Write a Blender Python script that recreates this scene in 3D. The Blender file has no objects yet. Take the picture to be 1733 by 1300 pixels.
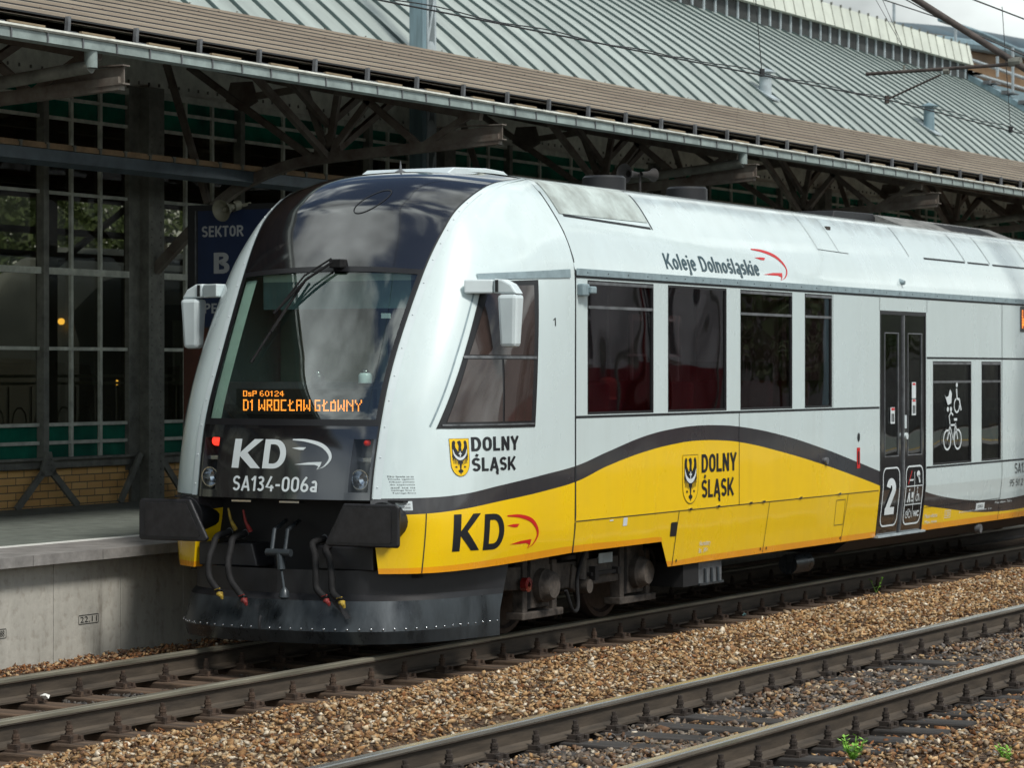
import bpy, bmesh, math, random
import numpy as np
from mathutils import Vector, Matrix
from mathutils.bvhtree import BVHTree
random.seed(7); rng = np.random.default_rng(7)
PI = math.pi
SC = bpy.context.scene; COL = SC.collection

# ------------------------------------------------------------------ camera
cam = bpy.data.objects.new('camera', bpy.data.cameras.new('camera')); COL.objects.link(cam)
cam.location = (-18.27, -12.01, 2.19)
TH = math.atan(2598.5/4814)
cam.rotation_euler = (PI/2, 0, TH - PI/2)
cam.data.sensor_width = 36; cam.data.lens = 36*4814/1733
cam.data.shift_x = 0.0; cam.data.shift_y = -23/1733
cam.data.clip_start = .1; cam.data.clip_end = 3000
cam.data.dof.use_dof = True; cam.data.dof.focus_distance = 21.5; cam.data.dof.aperture_fstop = 5.6
SC.camera = cam
SC.view_settings.view_transform = 'Standard'; SC.view_settings.look = 'None'
SC.view_settings.exposure = 0.36; SC.view_settings.gamma = 1.0
SC.view_settings.use_curve_mapping = False
# ------------------------------------------------------------------ world
SUN_EL, SUN_AZ = math.radians(52), math.radians(250)     # azimuth of the sun seen from above, counterclockwise from +X
w = bpy.data.worlds.new('World'); SC.world = w; w.use_nodes = True
nt = w.node_tree; N = nt.nodes; L = nt.links; N.clear()
out = N.new('ShaderNodeOutputWorld'); sky = N.new('ShaderNodeTexSky'); sky.sky_type = 'NISHITA'; sky.sun_disc = False
sky.sun_elevation = SUN_EL; sky.sun_rotation = PI/2 - SUN_AZ; sky.air_density = 1.2; sky.dust_density = 1.0
b1 = N.new('ShaderNodeBackground'); b1.inputs[1].default_value = .055; L.new(sky.outputs[0], b1.inputs[0])
b2 = N.new('ShaderNodeBackground'); b2.inputs[0].default_value = (.93, 1.0, .985, 1)
tc = N.new('ShaderNodeTexCoord'); mp = N.new('ShaderNodeMapping'); mp.inputs['Scale'].default_value = (1.0, 1.0, 2.0)
mp.inputs['Location'].default_value = (.35, .1, .2)
L.new(tc.outputs['Generated'], mp.inputs[0])
nz = N.new('ShaderNodeTexNoise'); nz.inputs['Scale'].default_value = 2.6; nz.inputs['Detail'].default_value = 8; nz.inputs['Roughness'].default_value = .52
L.new(mp.outputs[0], nz.inputs[0])
cr = N.new('ShaderNodeValToRGB'); cr.color_ramp.elements[0].position = .48; cr.color_ramp.elements[1].position = .55
L.new(nz.outputs[0], cr.inputs[0])
sx = N.new('ShaderNodeSeparateXYZ'); L.new(tc.outputs['Generated'], sx.inputs[0])
hz = N.new('ShaderNodeMapRange'); hz.inputs[1].default_value = .12; hz.inputs[2].default_value = .42; hz.inputs[3].default_value = 1; hz.inputs[4].default_value = 0
L.new(sx.outputs[2], hz.inputs[0])
mx = N.new('ShaderNodeMath'); mx.operation = 'MAXIMUM'; L.new(hz.outputs[0], mx.inputs[0]); L.new(cr.outputs[0], mx.inputs[1])
nz2 = N.new('ShaderNodeTexNoise'); nz2.inputs['Scale'].default_value = 5.5; nz2.inputs['Detail'].default_value = 6; L.new(mp.outputs[0], nz2.inputs[0])
mr = N.new('ShaderNodeMapRange'); mr.inputs[1].default_value = .3; mr.inputs[2].default_value = .7; mr.inputs[3].default_value = .34; mr.inputs[4].default_value = 1.35
L.new(nz2.outputs[0], mr.inputs[0]); L.new(mr.outputs[0], b2.inputs[1])
ms = N.new('ShaderNodeMixShader'); L.new(mx.outputs[0], ms.inputs[0]); L.new(b1.outputs[0], ms.inputs[1]); L.new(b2.outputs[0], ms.inputs[2])
L.new(ms.outputs[0], out.inputs[0])
sun = bpy.data.objects.new('sun', bpy.data.lights.new('sun', 'SUN')); COL.objects.link(sun)
sun.data.energy = 2.6; sun.data.angle = math.radians(12); sun.data.color = (1, .96, .89)
sd = Vector((math.cos(SUN_AZ)*math.cos(SUN_EL), math.sin(SUN_AZ)*math.cos(SUN_EL), math.sin(SUN_EL)))
sun.rotation_euler = sd.to_track_quat('Z', 'Y').to_euler(); sun.location = (0, -20, 30)

# ------------------------------------------------------------------ materials
def node_mat(name):
    m = bpy.data.materials.new(name); m.use_nodes = True
    return m, m.node_tree.nodes, m.node_tree.links, m.node_tree.nodes['Principled BSDF']
def mat(name, col, rough=.5, metal=0, var=.15, scale=6, bump=0, bscale=40, coat=0, dark=None, stretch=(1,1,1), spec=.5, rvar=0):
    m, N, L, p = node_mat(name)
    p.inputs['Roughness'].default_value = rough; p.inputs['Metallic'].default_value = metal
    p.inputs['Coat Weight'].default_value = coat; p.inputs['Coat Roughness'].default_value = .05
    p.inputs['Specular IOR Level'].default_value = spec
    tc = N.new('ShaderNodeTexCoord'); mp = N.new('ShaderNodeMapping'); mp.inputs['Scale'].default_value = stretch
    L.new(tc.outputs['Object'], mp.inputs[0])
    n = N.new('ShaderNodeTexNoise'); n.inputs['Scale'].default_value = scale; n.inputs['Detail'].default_value = 7; n.inputs['Roughness'].default_value = .65
    L.new(mp.outputs[0], n.inputs[0])
    r = N.new('ShaderNodeValToRGB'); r.color_ramp.elements[0].position = .3; r.color_ramp.elements[1].position = .7
    d = dark if dark else tuple(c*(1-var*1.6) for c in col); 
    r.color_ramp.elements[0].color = (*d, 1); r.color_ramp.elements[1].color = (*[min(1, c*(1+var*.5)) for c in col], 1)
    L.new(n.outputs[0], r.inputs[0]); L.new(r.outputs[0], p.inputs['Base Color'])
    if rvar:
        q = N.new('ShaderNodeMapRange'); q.inputs[1].default_value = .3; q.inputs[2].default_value = .7
        q.inputs[3].default_value = max(0, rough-rvar); q.inputs[4].default_value = rough+rvar
        L.new(n.outputs[0], q.inputs[0]); L.new(q.outputs[0], p.inputs['Roughness'])
    if bump:
        n2 = N.new('ShaderNodeTexNoise'); n2.inputs['Scale'].default_value = bscale; n2.inputs['Detail'].default_value = 5
        L.new(mp.outputs[0], n2.inputs[0]); b = N.new('ShaderNodeBump'); b.inputs['Strength'].default_value = bump; b.inputs['Distance'].default_value = .02
        L.new(n2.outputs[0], b.inputs['Height']); L.new(b.outputs[0], p.inputs['Normal'])
    return m
def emis(name, col, s):
    m, N, L, p = node_mat(name); p.inputs['Base Color'].default_value = (*[c*.3 for c in col], 1)
    p.inputs['Emission Color'].default_value = (*col, 1); p.inputs['Emission Strength'].default_value = s; return m
def glass(name, tint, gloss=1.0, ior=1.5, wav=0.0):
    m, N, L, p = node_mat(name); N.remove(p); o = N['Material Output']
    t = N.new('ShaderNodeBsdfTransparent'); t.inputs[0].default_value = (*tint, 1)
    g = N.new('ShaderNodeBsdfGlossy'); g.inputs['Roughness'].default_value = .015; g.inputs[0].default_value = (gloss*.97, gloss, gloss, 1)
    lw = N.new('ShaderNodeLayerWeight'); pw = N.new('ShaderNodeMath'); pw.operation = 'POWER'; pw.inputs[1].default_value = 5; L.new(lw.outputs['Facing'], pw.inputs[0])
    f0 = ((ior-1)/(ior+1))**2; f = N.new('ShaderNodeMath'); f.operation = 'MULTIPLY_ADD'; f.inputs[1].default_value = 1-f0; f.inputs[2].default_value = f0; L.new(pw.outputs[0], f.inputs[0])
    if wav:
        tc = N.new('ShaderNodeTexCoord'); n = N.new('ShaderNodeTexNoise'); n.inputs['Scale'].default_value = 1.3; n.inputs['Detail'].default_value = 1
        L.new(tc.outputs['Object'], n.inputs[0]); b = N.new('ShaderNodeBump'); b.inputs['Strength'].default_value = wav; b.inputs['Distance'].default_value = .05
        L.new(n.outputs[0], b.inputs['Height']); L.new(b.outputs[0], g.inputs['Normal'])
    s = N.new('ShaderNodeMixShader'); L.new(f.outputs[0], s.inputs[0]); L.new(t.outputs[0], s.inputs[1]); L.new(g.outputs[0], s.inputs[2])
    L.new(s.outputs[0], o.inputs[0]); return m

M = {}
M['black_gloss'] = mat('black_gloss', (.009, .009, .011), .10, coat=1, var=.2, scale=3)
M['black_gloss'].node_tree.nodes['Principled BSDF'].inputs['IOR'].default_value = 2.0
M['black_frame'] = mat('black_frame', (.012, .012, .014), .35, var=.2)
M['rubber'] = mat('rubber', (.014, .014, .015), .75, var=.4, scale=20, spec=.25)
M['decal_black'] = mat('decal_black', (.012, .014, .017), .3, var=.05)
M['decal_slate'] = mat('decal_slate', (.02, .055, .07), .3, var=.05)
M['decal_red'] = mat('decal_red', (.55, .012, .012), .35, var=.05)
M['decal_yellow'] = mat('decal_yellow', (.84, .54, .003), .35, var=.03)
M['decal_white'] = mat('decal_white', (.62, .68, .70), .35, var=.03)
M['buffer_black'] = mat('buffer_black', (.014, .014, .017), .42, var=.35, scale=9, bump=.15, rvar=.12)
M['plough'] = mat('plough', (.048, .058, .066), .34, metal=.35, var=.45, scale=4, bump=.08, bscale=12, rvar=.15, stretch=(1, 1, .35))
M['plough_dark'] = mat('plough_dark', (.011, .0115, .014), .5, var=.3, scale=5)
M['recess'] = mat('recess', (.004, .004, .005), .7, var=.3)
M['bogie'] = mat('bogie', (.075, .062, .052), .75, var=.5, scale=8, bump=.3, bscale=30)
M['bogie_dark'] = mat('bogie_dark', (.028, .025, .024), .8, var=.4, scale=8)
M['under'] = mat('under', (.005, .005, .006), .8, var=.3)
M['steel_grey'] = mat('steel_grey', (.16, .17, .18), .5, metal=.3, var=.35, scale=10)
M['wheel_steel'] = mat('wheel_steel', (.07, .055, .05), .5, metal=.5, var=.4, scale=12)
M['white_part'] = mat('white_part', (.60, .68, .70), .28, coat=.4, var=.05, scale=5)
M['grey_strip'] = mat('grey_strip', (.24, .32, .35), .45, var=.2, scale=9)
M['roof_grey'] = mat('roof_grey', (.20, .20, .19), .6, var=.5, scale=7)
M['interior_pale'] = mat('interior_pale', (.42, .50, .45), .5, var=.1)
M['interior_dark'] = mat('interior_dark', (.035, .035, .04), .6, var=.2)
M['interior_beige'] = mat('interior_beige', (.50, .45, .36), .6, var=.1)
M['seat_red'] = mat('seat_red', (.16, .012, .025), .8, var=.2)
M['chrome'] = mat('chrome', (.6, .62, .65), .15, metal=1, var=.1)
M['red_paint'] = mat('red_paint', (.24, .014, .012), .55, var=.5, scale=30, dark=(.05, .01, .01))
M['yellow_paint'] = mat('yellow_paint', (.40, .27, .02), .5, var=.4, scale=25, dark=(.08, .06, .02))
M['skin'] = mat('skin', (.55, .27, .17), .5, var=.1)
M['suit'] = mat('suit', (.02, .022, .03), .8, var=.2)
M['joint'] = mat('joint', (.01, .012, .014), .6, var=.1)
M['tail_red'] = emis('tail_red', (1, .03, .015), 2.2)
M['tail_dim'] = emis('tail_dim', (1, .03, .015), .12)
M['lens_red'] = mat('lens_red', (.20, .01, .01), .12, coat=1)
M['led'] = emis('led', (1, .27, .03), 2.2)
M['lens'] = glass('lens', (.80, .85, .9), 1.0, 1.6)
M['windscreen'] = glass('windscreen', (.72, .84, .80), 1.0, 2.3, .03)
M['window_glass'] = glass('window_glass', (.52, .38, .42), .9, 2.4, .10)
M['window_glass_green'] = glass('window_glass_green', (.27, .27, .24), .95, 2.3, .10)
M['cab_glass'] = glass('cab_glass', (.32, .24, .22), .8, 1.5, .05)
M['platform_paving'] = mat('platform_paving', (.15, .17, .15), .8, var=.25, scale=5, bump=.15, bscale=60)
M['edge_slab'] = mat('edge_slab', (.24, .23, .22), .8, var=.3, scale=4, bump=.2, bscale=25)
M['white_line'] = mat('white_line', (.72, .73, .70), .6, var=.15, scale=12)
M['yellow_line'] = mat('yellow_line', (.65, .42, .06), .6, var=.15, scale=12)
M['iron'] = mat('iron', (.17, .175, .15), .6, var=.35, scale=6, bump=.1)
M['iron_light'] = mat('iron_light', (.54, .57, .50), .6, var=.3, scale=6)
M['iron_rust'] = mat('iron_rust', (.145, .135, .115), .7, var=.5, scale=5, dark=(.075, .052, .040))
M['rust_wood'] = mat('rust_wood', (.22, .12, .065), .85, var=.5, scale=5, stretch=(.3, 3, 3))
M['fascia'] = mat('fascia', (.66, .69, .61), .6, var=.25, scale=4)
M['pane_dark'] = glass('pane_dark', (.50, .49, .43), .8, 1.45, .12)
M['hall_metal'] = mat('hall_metal', (.34, .39, .37), .5, var=.22, scale=1.6, stretch=(1, .25, .25), rvar=.1)
M['seam_dark'] = mat('seam_dark', (.028, .055, .053), .6, var=.2)
M['gutter'] = mat('gutter', (.30, .365, .35), .5, metal=.15, var=.3, scale=3)
M['gutter_lip'] = mat('gutter_lip', (.55, .56, .50), .5, var=.3, scale=5)
M['lantern_panel'] = mat('lantern_panel', (.60, .64, .56), .4, var=.15, scale=1.5)
M['lantern_dark'] = mat('lantern_dark', (.04, .045, .045), .7, var=.5, scale=2)
M['galv'] = mat('galv', (.42, .49, .52), .5, metal=.2, var=.2)
M['mast_blue'] = mat('mast_blue', (.17, .26, .30), .55, var=.25, scale=3, stretch=(3, 3, .4))
M['cat_rust'] = mat('cat_rust', (.07, .055, .048), .7, var=.4)
M['wire'] = mat('wire', (.02, .022, .024), .6, var=.1)
M['beam_tan'] = mat('beam_tan', (.30, .235, .15), .7, var=.2, scale=4)
M['sign_blue'] = mat('sign_blue', (.012, .028, .085), .4, var=.1)
M['sign_frame'] = mat('sign_frame', (.02, .022, .025), .5, var=.1)
M['sign_text'] = mat('sign_text', (.42, .44, .45), .5, var=.05)
M['info_brown'] = mat('info_brown', (.085, .024, .014), .5, var=.25, scale=3)
M['horn_beige'] = mat('horn_beige', (.24, .235, .175), .5, var=.2)
M['far_blue'] = mat('far_blue', (.035, .075, .10), .5, var=.5, scale=.5)
M['far_brown'] = mat('far_brown', (.22, .14, .075), .8, var=.3, scale=.4)
M['rail_side'] = mat('rail_side', (.075, .058, .042), .75, var=.4, scale=5, stretch=(.4, 3, 3), bump=.1)
M['rail_top'] = mat('rail_top', (.62, .62, .57), .24, metal=.8, var=.3, scale=3, stretch=(.3, 8, 8))
M['rail_top_dull'] = mat('rail_top_dull', (.34, .32, .25), .45, metal=.5, var=.4, scale=3, stretch=(.3, 8, 8))
M['clip'] = mat('clip', (.045, .033, .026), .8, var=.4, scale=15)
M['clip_rust'] = mat('clip_rust', (.072, .045, .030), .85, var=.5, scale=12)
M['timber'] = mat('timber', (.12, .078, .050), .9, var=.55, scale=4, stretch=(2, .5, 2), bump=.4, bscale=14)
M['timber_dark'] = mat('timber_dark', (.045, .040, .037), .9, var=.5, scale=4, stretch=(2, .5, 2), bump=.4, bscale=14)
M['leaf'] = mat('leaf', (.26, .55, .07), .5, var=.3, scale=20)
M['tree_leaf'] = mat('tree_leaf', (.10, .15, .05), .6, var=.4, scale=2)
M['bark'] = mat('bark', (.08, .06, .045), .9, var=.3)
M['litter'] = mat('litter', (.70, .70, .66), .6, var=.2)
M['bottle'] = mat('bottle', (.25, .48, .50), .2, var=.2)
M['wall_white'] = mat('wall_white', (.50, .49, .50), .7, var=.15, scale=1)
M['wall_red'] = mat('wall_red', (.22, .012, .02), .6, var=.2, scale=1)
M['far_train_grey'] = mat('far_train_grey', (.16, .17, .16), .35, var=.3, scale=1)
M['far_train_silver'] = mat('far_train_silver', (.40, .43, .42), .35, var=.2, scale=1)
M['far_yellow'] = mat('far_yellow', (.60, .40, .10), .6, var=.2)
M['lamp_amber'] = emis('lamp_amber', (1, .55, .08), 3.0)

# white, black and yellow livery painted by height along the body
def paint_mat():
    m, N, L, p = node_mat('livery_paint')
    p.inputs['Roughness'].default_value = .30; p.inputs['Coat Weight'].default_value = .7; p.inputs['Coat Roughness'].default_value = .06
    g = N.new('ShaderNodeNewGeometry'); s = N.new('ShaderNodeSeparateXYZ'); L.new(g.outputs['Position'], s.inputs[0])
    nx = N.new('ShaderNodeMath'); nx.operation = 'MULTIPLY_ADD'; nx.inputs[1].default_value = 1/21; nx.inputs[2].default_value = .5/21; L.new(s.outputs[0], nx.inputs[0])
    def curve(pts):
        c = N.new('ShaderNodeFloatCurve'); L.new(nx.outputs[0], c.inputs['Value']); cu = c.mapping.curves[0]
        P = [((x+.5)/21, z/4) for x, z in pts]
        cu.points[0].location = (0, P[0][1]); cu.points[1].location = (1, P[-1][1])
        for q in P[1:-1]: cu.points.new(*q)
        c.mapping.update()
        k = N.new('ShaderNodeMath'); k.operation = 'MULTIPLY'; k.inputs[1].default_value = 4; L.new(c.outputs[0], k.inputs[0])
        d = N.new('ShaderNodeMath'); d.operation = 'SUBTRACT'; L.new(s.outputs[2], d.inputs[0]); L.new(k.outputs[0], d.inputs[1])
        q = N.new('ShaderNodeMath'); q.operation = 'GREATER_THAN'; q.inputs[1].default_value = 0; L.new(d.outputs[0], q.inputs[0])
        return q
    top = curve([(-.5, 1.205), (.3, 1.215), (.75, 1.235), (1.2, 1.29), (1.87, 1.356), (2.4, 1.408), (3.0, 1.512), (3.81, 1.639), (4.3, 1.68), (4.69, 1.697), (5.3, 1.693), (5.7, 1.674), (6.65, 1.582), (7.72, 1.427), (8.59, 1.276), (9.24, 1.158), (10.65, .889), (11.47, .79), (12.33, .729), (13.08, .707), (13.96, .719), (15.5, .80), (17.5, .98), (20.5, 1.3)])
    bot = curve([(-.5, 1.085), (.3, 1.09), (.75, 1.12), (1.2, 1.167), (1.87, 1.223), (2.4, 1.278), (3.0, 1.393), (3.81, 1.504), (4.3, 1.545), (4.69, 1.563), (5.3, 1.555), (5.7, 1.531), (6.65, 1.422), (7.72, 1.268), (8.59, 1.124), (9.24, 1.009), (10.59, .751), (11.47, .667), (12.33, .596), (13.0, .571), (13.96, .567), (15.5, .63), (17.5, .8), (20.5, 1.1)])
    org = curve([(-.5, .66), (.3, .683), (.8, .70), (1.5, .73), (2.4, .756), (3.6, .747), (4.03, .745), (4.09, .742), (4.12, .54), (4.2, .525), (5, .527), (6.3, .53), (9.2, .53), (12, .535), (20.5, .535)])
    n = N.new('ShaderNodeTexNoise'); n.inputs['Scale'].default_value = 1.7; n.inputs['Detail'].default_value = 8; n.inputs['Roughness'].default_value = .6
    mpn = N.new('ShaderNodeMapping'); mpn.inputs['Scale'].default_value = (1, 1, .6); L.new(g.outputs['Position'], mpn.inputs[0]); L.new(mpn.outputs[0], n.inputs[0])
    def rgb(c, dirt):
        r = N.new('ShaderNodeValToRGB'); r.color_ramp.elements[0].position = .28; r.color_ramp.elements[1].position = .66
        r.color_ramp.elements[0].color = (*[a*b for a, b in zip(c, dirt)], 1); r.color_ramp.elements[1].color = (*c, 1); L.new(n.outputs[0], r.inputs[0]); return r.outputs[0]
    def mix(f, a, b):
        x = N.new('ShaderNodeMix'); x.data_type = 'RGBA'; L.new(f, x.inputs[0]); L.new(a, x.inputs[6]); L.new(b, x.inputs[7]); return x.outputs[2]
    white = rgb((.60, .70, .71), (.92, .92, .91)); black = rgb((.030, .028, .033), (.7, .7, .7)); yel = rgb((.88, .575, .001), (.94, .92, 1)); orn = rgb((.86, .36, .004), (.85, .8, 1))
    # grime that has settled on the flat top of the roof
    n3 = N.new('ShaderNodeTexNoise'); n3.inputs['Scale'].default_value = 3.5; n3.inputs['Detail'].default_value = 9; n3.inputs['Roughness'].default_value = .7; L.new(g.outputs['Position'], n3.inputs[0])
    ad = N.new('ShaderNodeMath'); ad.operation = 'MULTIPLY_ADD'; ad.inputs[1].default_value = .5; L.new(n3.outputs[0], ad.inputs[0]); L.new(s.outputs[2], ad.inputs[2])
    mr = N.new('ShaderNodeMapRange'); mr.inputs[1].default_value = 3.86; mr.inputs[2].default_value = 4.12; mr.inputs[3].default_value = 0; mr.inputs[4].default_value = .75; L.new(ad.outputs[0], mr.inputs[0])
    gr = N.new('ShaderNodeRGB'); gr.outputs[0].default_value = (.13, .13, .115, 1)
    xg = N.new('ShaderNodeMapRange'); xg.inputs[1].default_value = 2.0; xg.inputs[2].default_value = 2.6; L.new(s.outputs[0], xg.inputs[0])
    mg = N.new('ShaderNodeMath'); mg.operation = 'MULTIPLY'; L.new(mr.outputs[0], mg.inputs[0]); L.new(xg.outputs[0], mg.inputs[1])
    white = mix(mg.outputs[0], white, gr.outputs[0])
    ms_ = N.new('ShaderNodeMapping'); ms_.inputs['Scale'].default_value = (9, 9, .35); L.new(g.outputs['Position'], ms_.inputs[0])
    n4 = N.new('ShaderNodeTexNoise'); n4.inputs['Scale'].default_value = 1; n4.inputs['Detail'].default_value = 6; L.new(ms_.outputs[0], n4.inputs[0])
    sm = N.new('ShaderNodeMapRange'); sm.inputs[1].default_value = .48; sm.inputs[2].default_value = .78; sm.inputs[4].default_value = .06; L.new(n4.outputs[0], sm.inputs[0])
    lo_ = N.new('ShaderNodeMapRange'); lo_.inputs[1].default_value = 1.05; lo_.inputs[2].default_value = .5; lo_.inputs[3].default_value = 0; lo_.inputs[4].default_value = .14; L.new(s.outputs[2], lo_.inputs[0])
    lm = N.new('ShaderNodeMath'); lm.operation = 'MULTIPLY'; L.new(lo_.outputs[0], lm.inputs[0]); L.new(n3.outputs[0], lm.inputs[1])
    dsum = N.new('ShaderNodeMath'); dsum.operation = 'ADD'; L.new(sm.outputs[0], dsum.inputs[0]); L.new(lm.outputs[0], dsum.inputs[1])
    dc = N.new('ShaderNodeRGB'); dc.outputs[0].default_value = (.20, .16, .11, 1)
    c = mix(org.outputs[0], orn, yel); c = mix(bot.outputs[0], c, black); c = mix(top.outputs[0], c, white)
    c = mix(dsum.outputs[0], c, dc.outputs[0]); L.new(c, p.inputs['Base Color'])
    rr = N.new('ShaderNodeMapRange'); rr.inputs[1].default_value = .3; rr.inputs[2].default_value = .7; rr.inputs[3].default_value = .38; rr.inputs[4].default_value = .2
    L.new(n.outputs[0], rr.inputs[0]); L.new(rr.outputs[0], p.inputs['Roughness'])
    nb = N.new('ShaderNodeTexNoise'); nb.inputs['Scale'].default_value = 1.1; nb.inputs['Detail'].default_value = 2; L.new(g.outputs['Position'], nb.inputs[0])
    bb = N.new('ShaderNodeBump'); bb.inputs['Strength'].default_value = .10; bb.inputs['Distance'].default_value = .05; L.new(nb.outputs[0], bb.inputs['Height']); L.new(bb.outputs[0], p.inputs['Normal']); L.new(bb.outputs[0], p.inputs['Coat Normal'])
    return m
M['paint'] = paint_mat()

def brick_mat():
    m, N, L, p = node_mat('yellow_brick'); p.inputs['Roughness'].default_value = .7
    g = N.new('ShaderNodeNewGeometry'); s = N.new('ShaderNodeSeparateXYZ'); L.new(g.outputs['Position'], s.inputs[0])
    c = N.new('ShaderNodeCombineXYZ'); L.new(s.outputs[0], c.inputs[0]); L.new(s.outputs[2], c.inputs[1])
    b = N.new('ShaderNodeTexBrick'); b.inputs['Scale'].default_value = 1; b.inputs['Brick Width'].default_value = .27; b.inputs['Row Height'].default_value = .077
    b.inputs['Mortar Size'].default_value = .0055; b.inputs['Color1'].default_value = (.78, .48, .17, 1); b.inputs['Color2'].default_value = (.66, .37, .12, 1); b.inputs['Mortar'].default_value = (.10, .085, .06, 1)
    L.new(c.outputs[0], b.inputs[0]); L.new(b.outputs[0], p.inputs['Base Color'])
    bp = N.new('ShaderNodeBump'); bp.invert = True; bp.inputs['Strength'].default_value = .4; bp.inputs['Distance'].default_value = .01; L.new(b.outputs['Fac'], bp.inputs['Height']); L.new(bp.outputs[0], p.inputs['Normal'])
    return m
M['brick'] = brick_mat()
def green_pane():
    m = mat('green_pane', (.008, .16, .10), .12, var=.5, scale=1.2, dark=(.004, .045, .035)); return m
M['pane_green'] = green_pane()
def concrete_mat():
    m, N, L, p = node_mat('concrete_wall'); p.inputs['Roughness'].default_value = .85
    g = N.new('ShaderNodeNewGeometry'); mp = N.new('ShaderNodeMapping'); mp.inputs['Scale'].default_value = (1, 1, .22); L.new(g.outputs['Position'], mp.inputs[0])
    a = N.new('ShaderNodeTexNoise'); a.inputs['Scale'].default_value = 3.5; a.inputs['Detail'].default_value = 9; a.inputs['Roughness'].default_value = .7; L.new(mp.outputs[0], a.inputs[0])
    r = N.new('ShaderNodeValToRGB'); e = r.color_ramp.elements; e[0].position = .25; e[0].color = (.12, .10, .08, 1); e[1].position = .75; e[1].color = (.46, .445, .40, 1)
    q = e.new(.42); q.color = (.34, .33, .295, 1); L.new(a.outputs[0], r.inputs[0])
    b = N.new('ShaderNodeTexNoise'); b.inputs['Scale'].default_value = 14; b.inputs['Detail'].default_value = 6; L.new(g.outputs['Position'], b.inputs[0])
    r2 = N.new('ShaderNodeValToRGB'); r2.color_ramp.elements[0].position = .33; r2.color_ramp.elements[0].color = (.55, .5, .45, 1); r2.color_ramp.elements[1].position = .46; L.new(b.outputs[0], r2.inputs[0])
    x = N.new('ShaderNodeMix'); x.data_type = 'RGBA'; x.blend_type = 'MULTIPLY'; x.inputs[0].default_value = .35; L.new(r.outputs[0], x.inputs[6]); L.new(r2.outputs[0], x.inputs[7]); L.new(x.outputs[2], p.inputs['Base Color'])
    bp = N.new('ShaderNodeBump'); bp.inputs['Strength'].default_value = .3; bp.inputs['Distance'].default_value = .02; L.new(b.outputs[0], bp.inputs['Height']); L.new(bp.outputs[0], p.inputs['Normal'])
    return m
M['concrete'] = concrete_mat()
def ground_mat():
    m, N, L, p = node_mat('gravel_bed'); p.inputs['Roughness'].default_value = .95
    g = N.new('ShaderNodeNewGeometry'); v = N.new('ShaderNodeTexVoronoi'); v.inputs['Scale'].default_value = 34; L.new(g.outputs['Position'], v.inputs[0])
    r = N.new('ShaderNodeValToRGB'); e = r.color_ramp.elements; e[0].color = (.05, .03, .02, 1); e[1].color = (.16, .10, .055, 1); L.new(v.outputs['Color'], r.inputs[0]); L.new(r.outputs[0], p.inputs['Base Color'])
    bp = N.new('ShaderNodeBump'); bp.inputs['Strength'].default_value = .8; bp.inputs['Distance'].default_value = .03; L.new(v.outputs['Distance'], bp.inputs['Height']); L.new(bp.outputs[0], p.inputs['Normal'])
    return m
M['ground'] = ground_mat()
def stone_mat():
    m, N, L, p = node_mat('ballast_stone'); p.inputs['Roughness'].default_value = .85; p.inputs['Specular IOR Level'].default_value = .3
    a = N.new('ShaderNodeAttribute'); a.attribute_name = 'stone'; n = N.new('ShaderNodeTexNoise'); n.inputs['Scale'].default_value = 45; n.inputs['Detail'].default_value = 4
    g = N.new('ShaderNodeNewGeometry'); L.new(g.outputs['Position'], n.inputs[0])
    r = N.new('ShaderNodeValToRGB'); r.color_ramp.elements[0].position = .3; r.color_ramp.elements[0].color = (.6, .57, .52, 1); r.color_ramp.elements[1].position = .6; r.color_ramp.elements[1].color = (1, 1, 1, 1)
    L.new(n.outputs[0], r.inputs[0]); x = N.new('ShaderNodeMix'); x.data_type = 'RGBA'; x.blend_type = 'MULTIPLY'; x.inputs[0].default_value = 1
    L.new(a.outputs['Color'], x.inputs[6]); L.new(r.outputs[0], x.inputs[7]); L.new(x.outputs[2], p.inputs['Base Color'])
    return m
M['stone'] = stone_mat()

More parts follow.
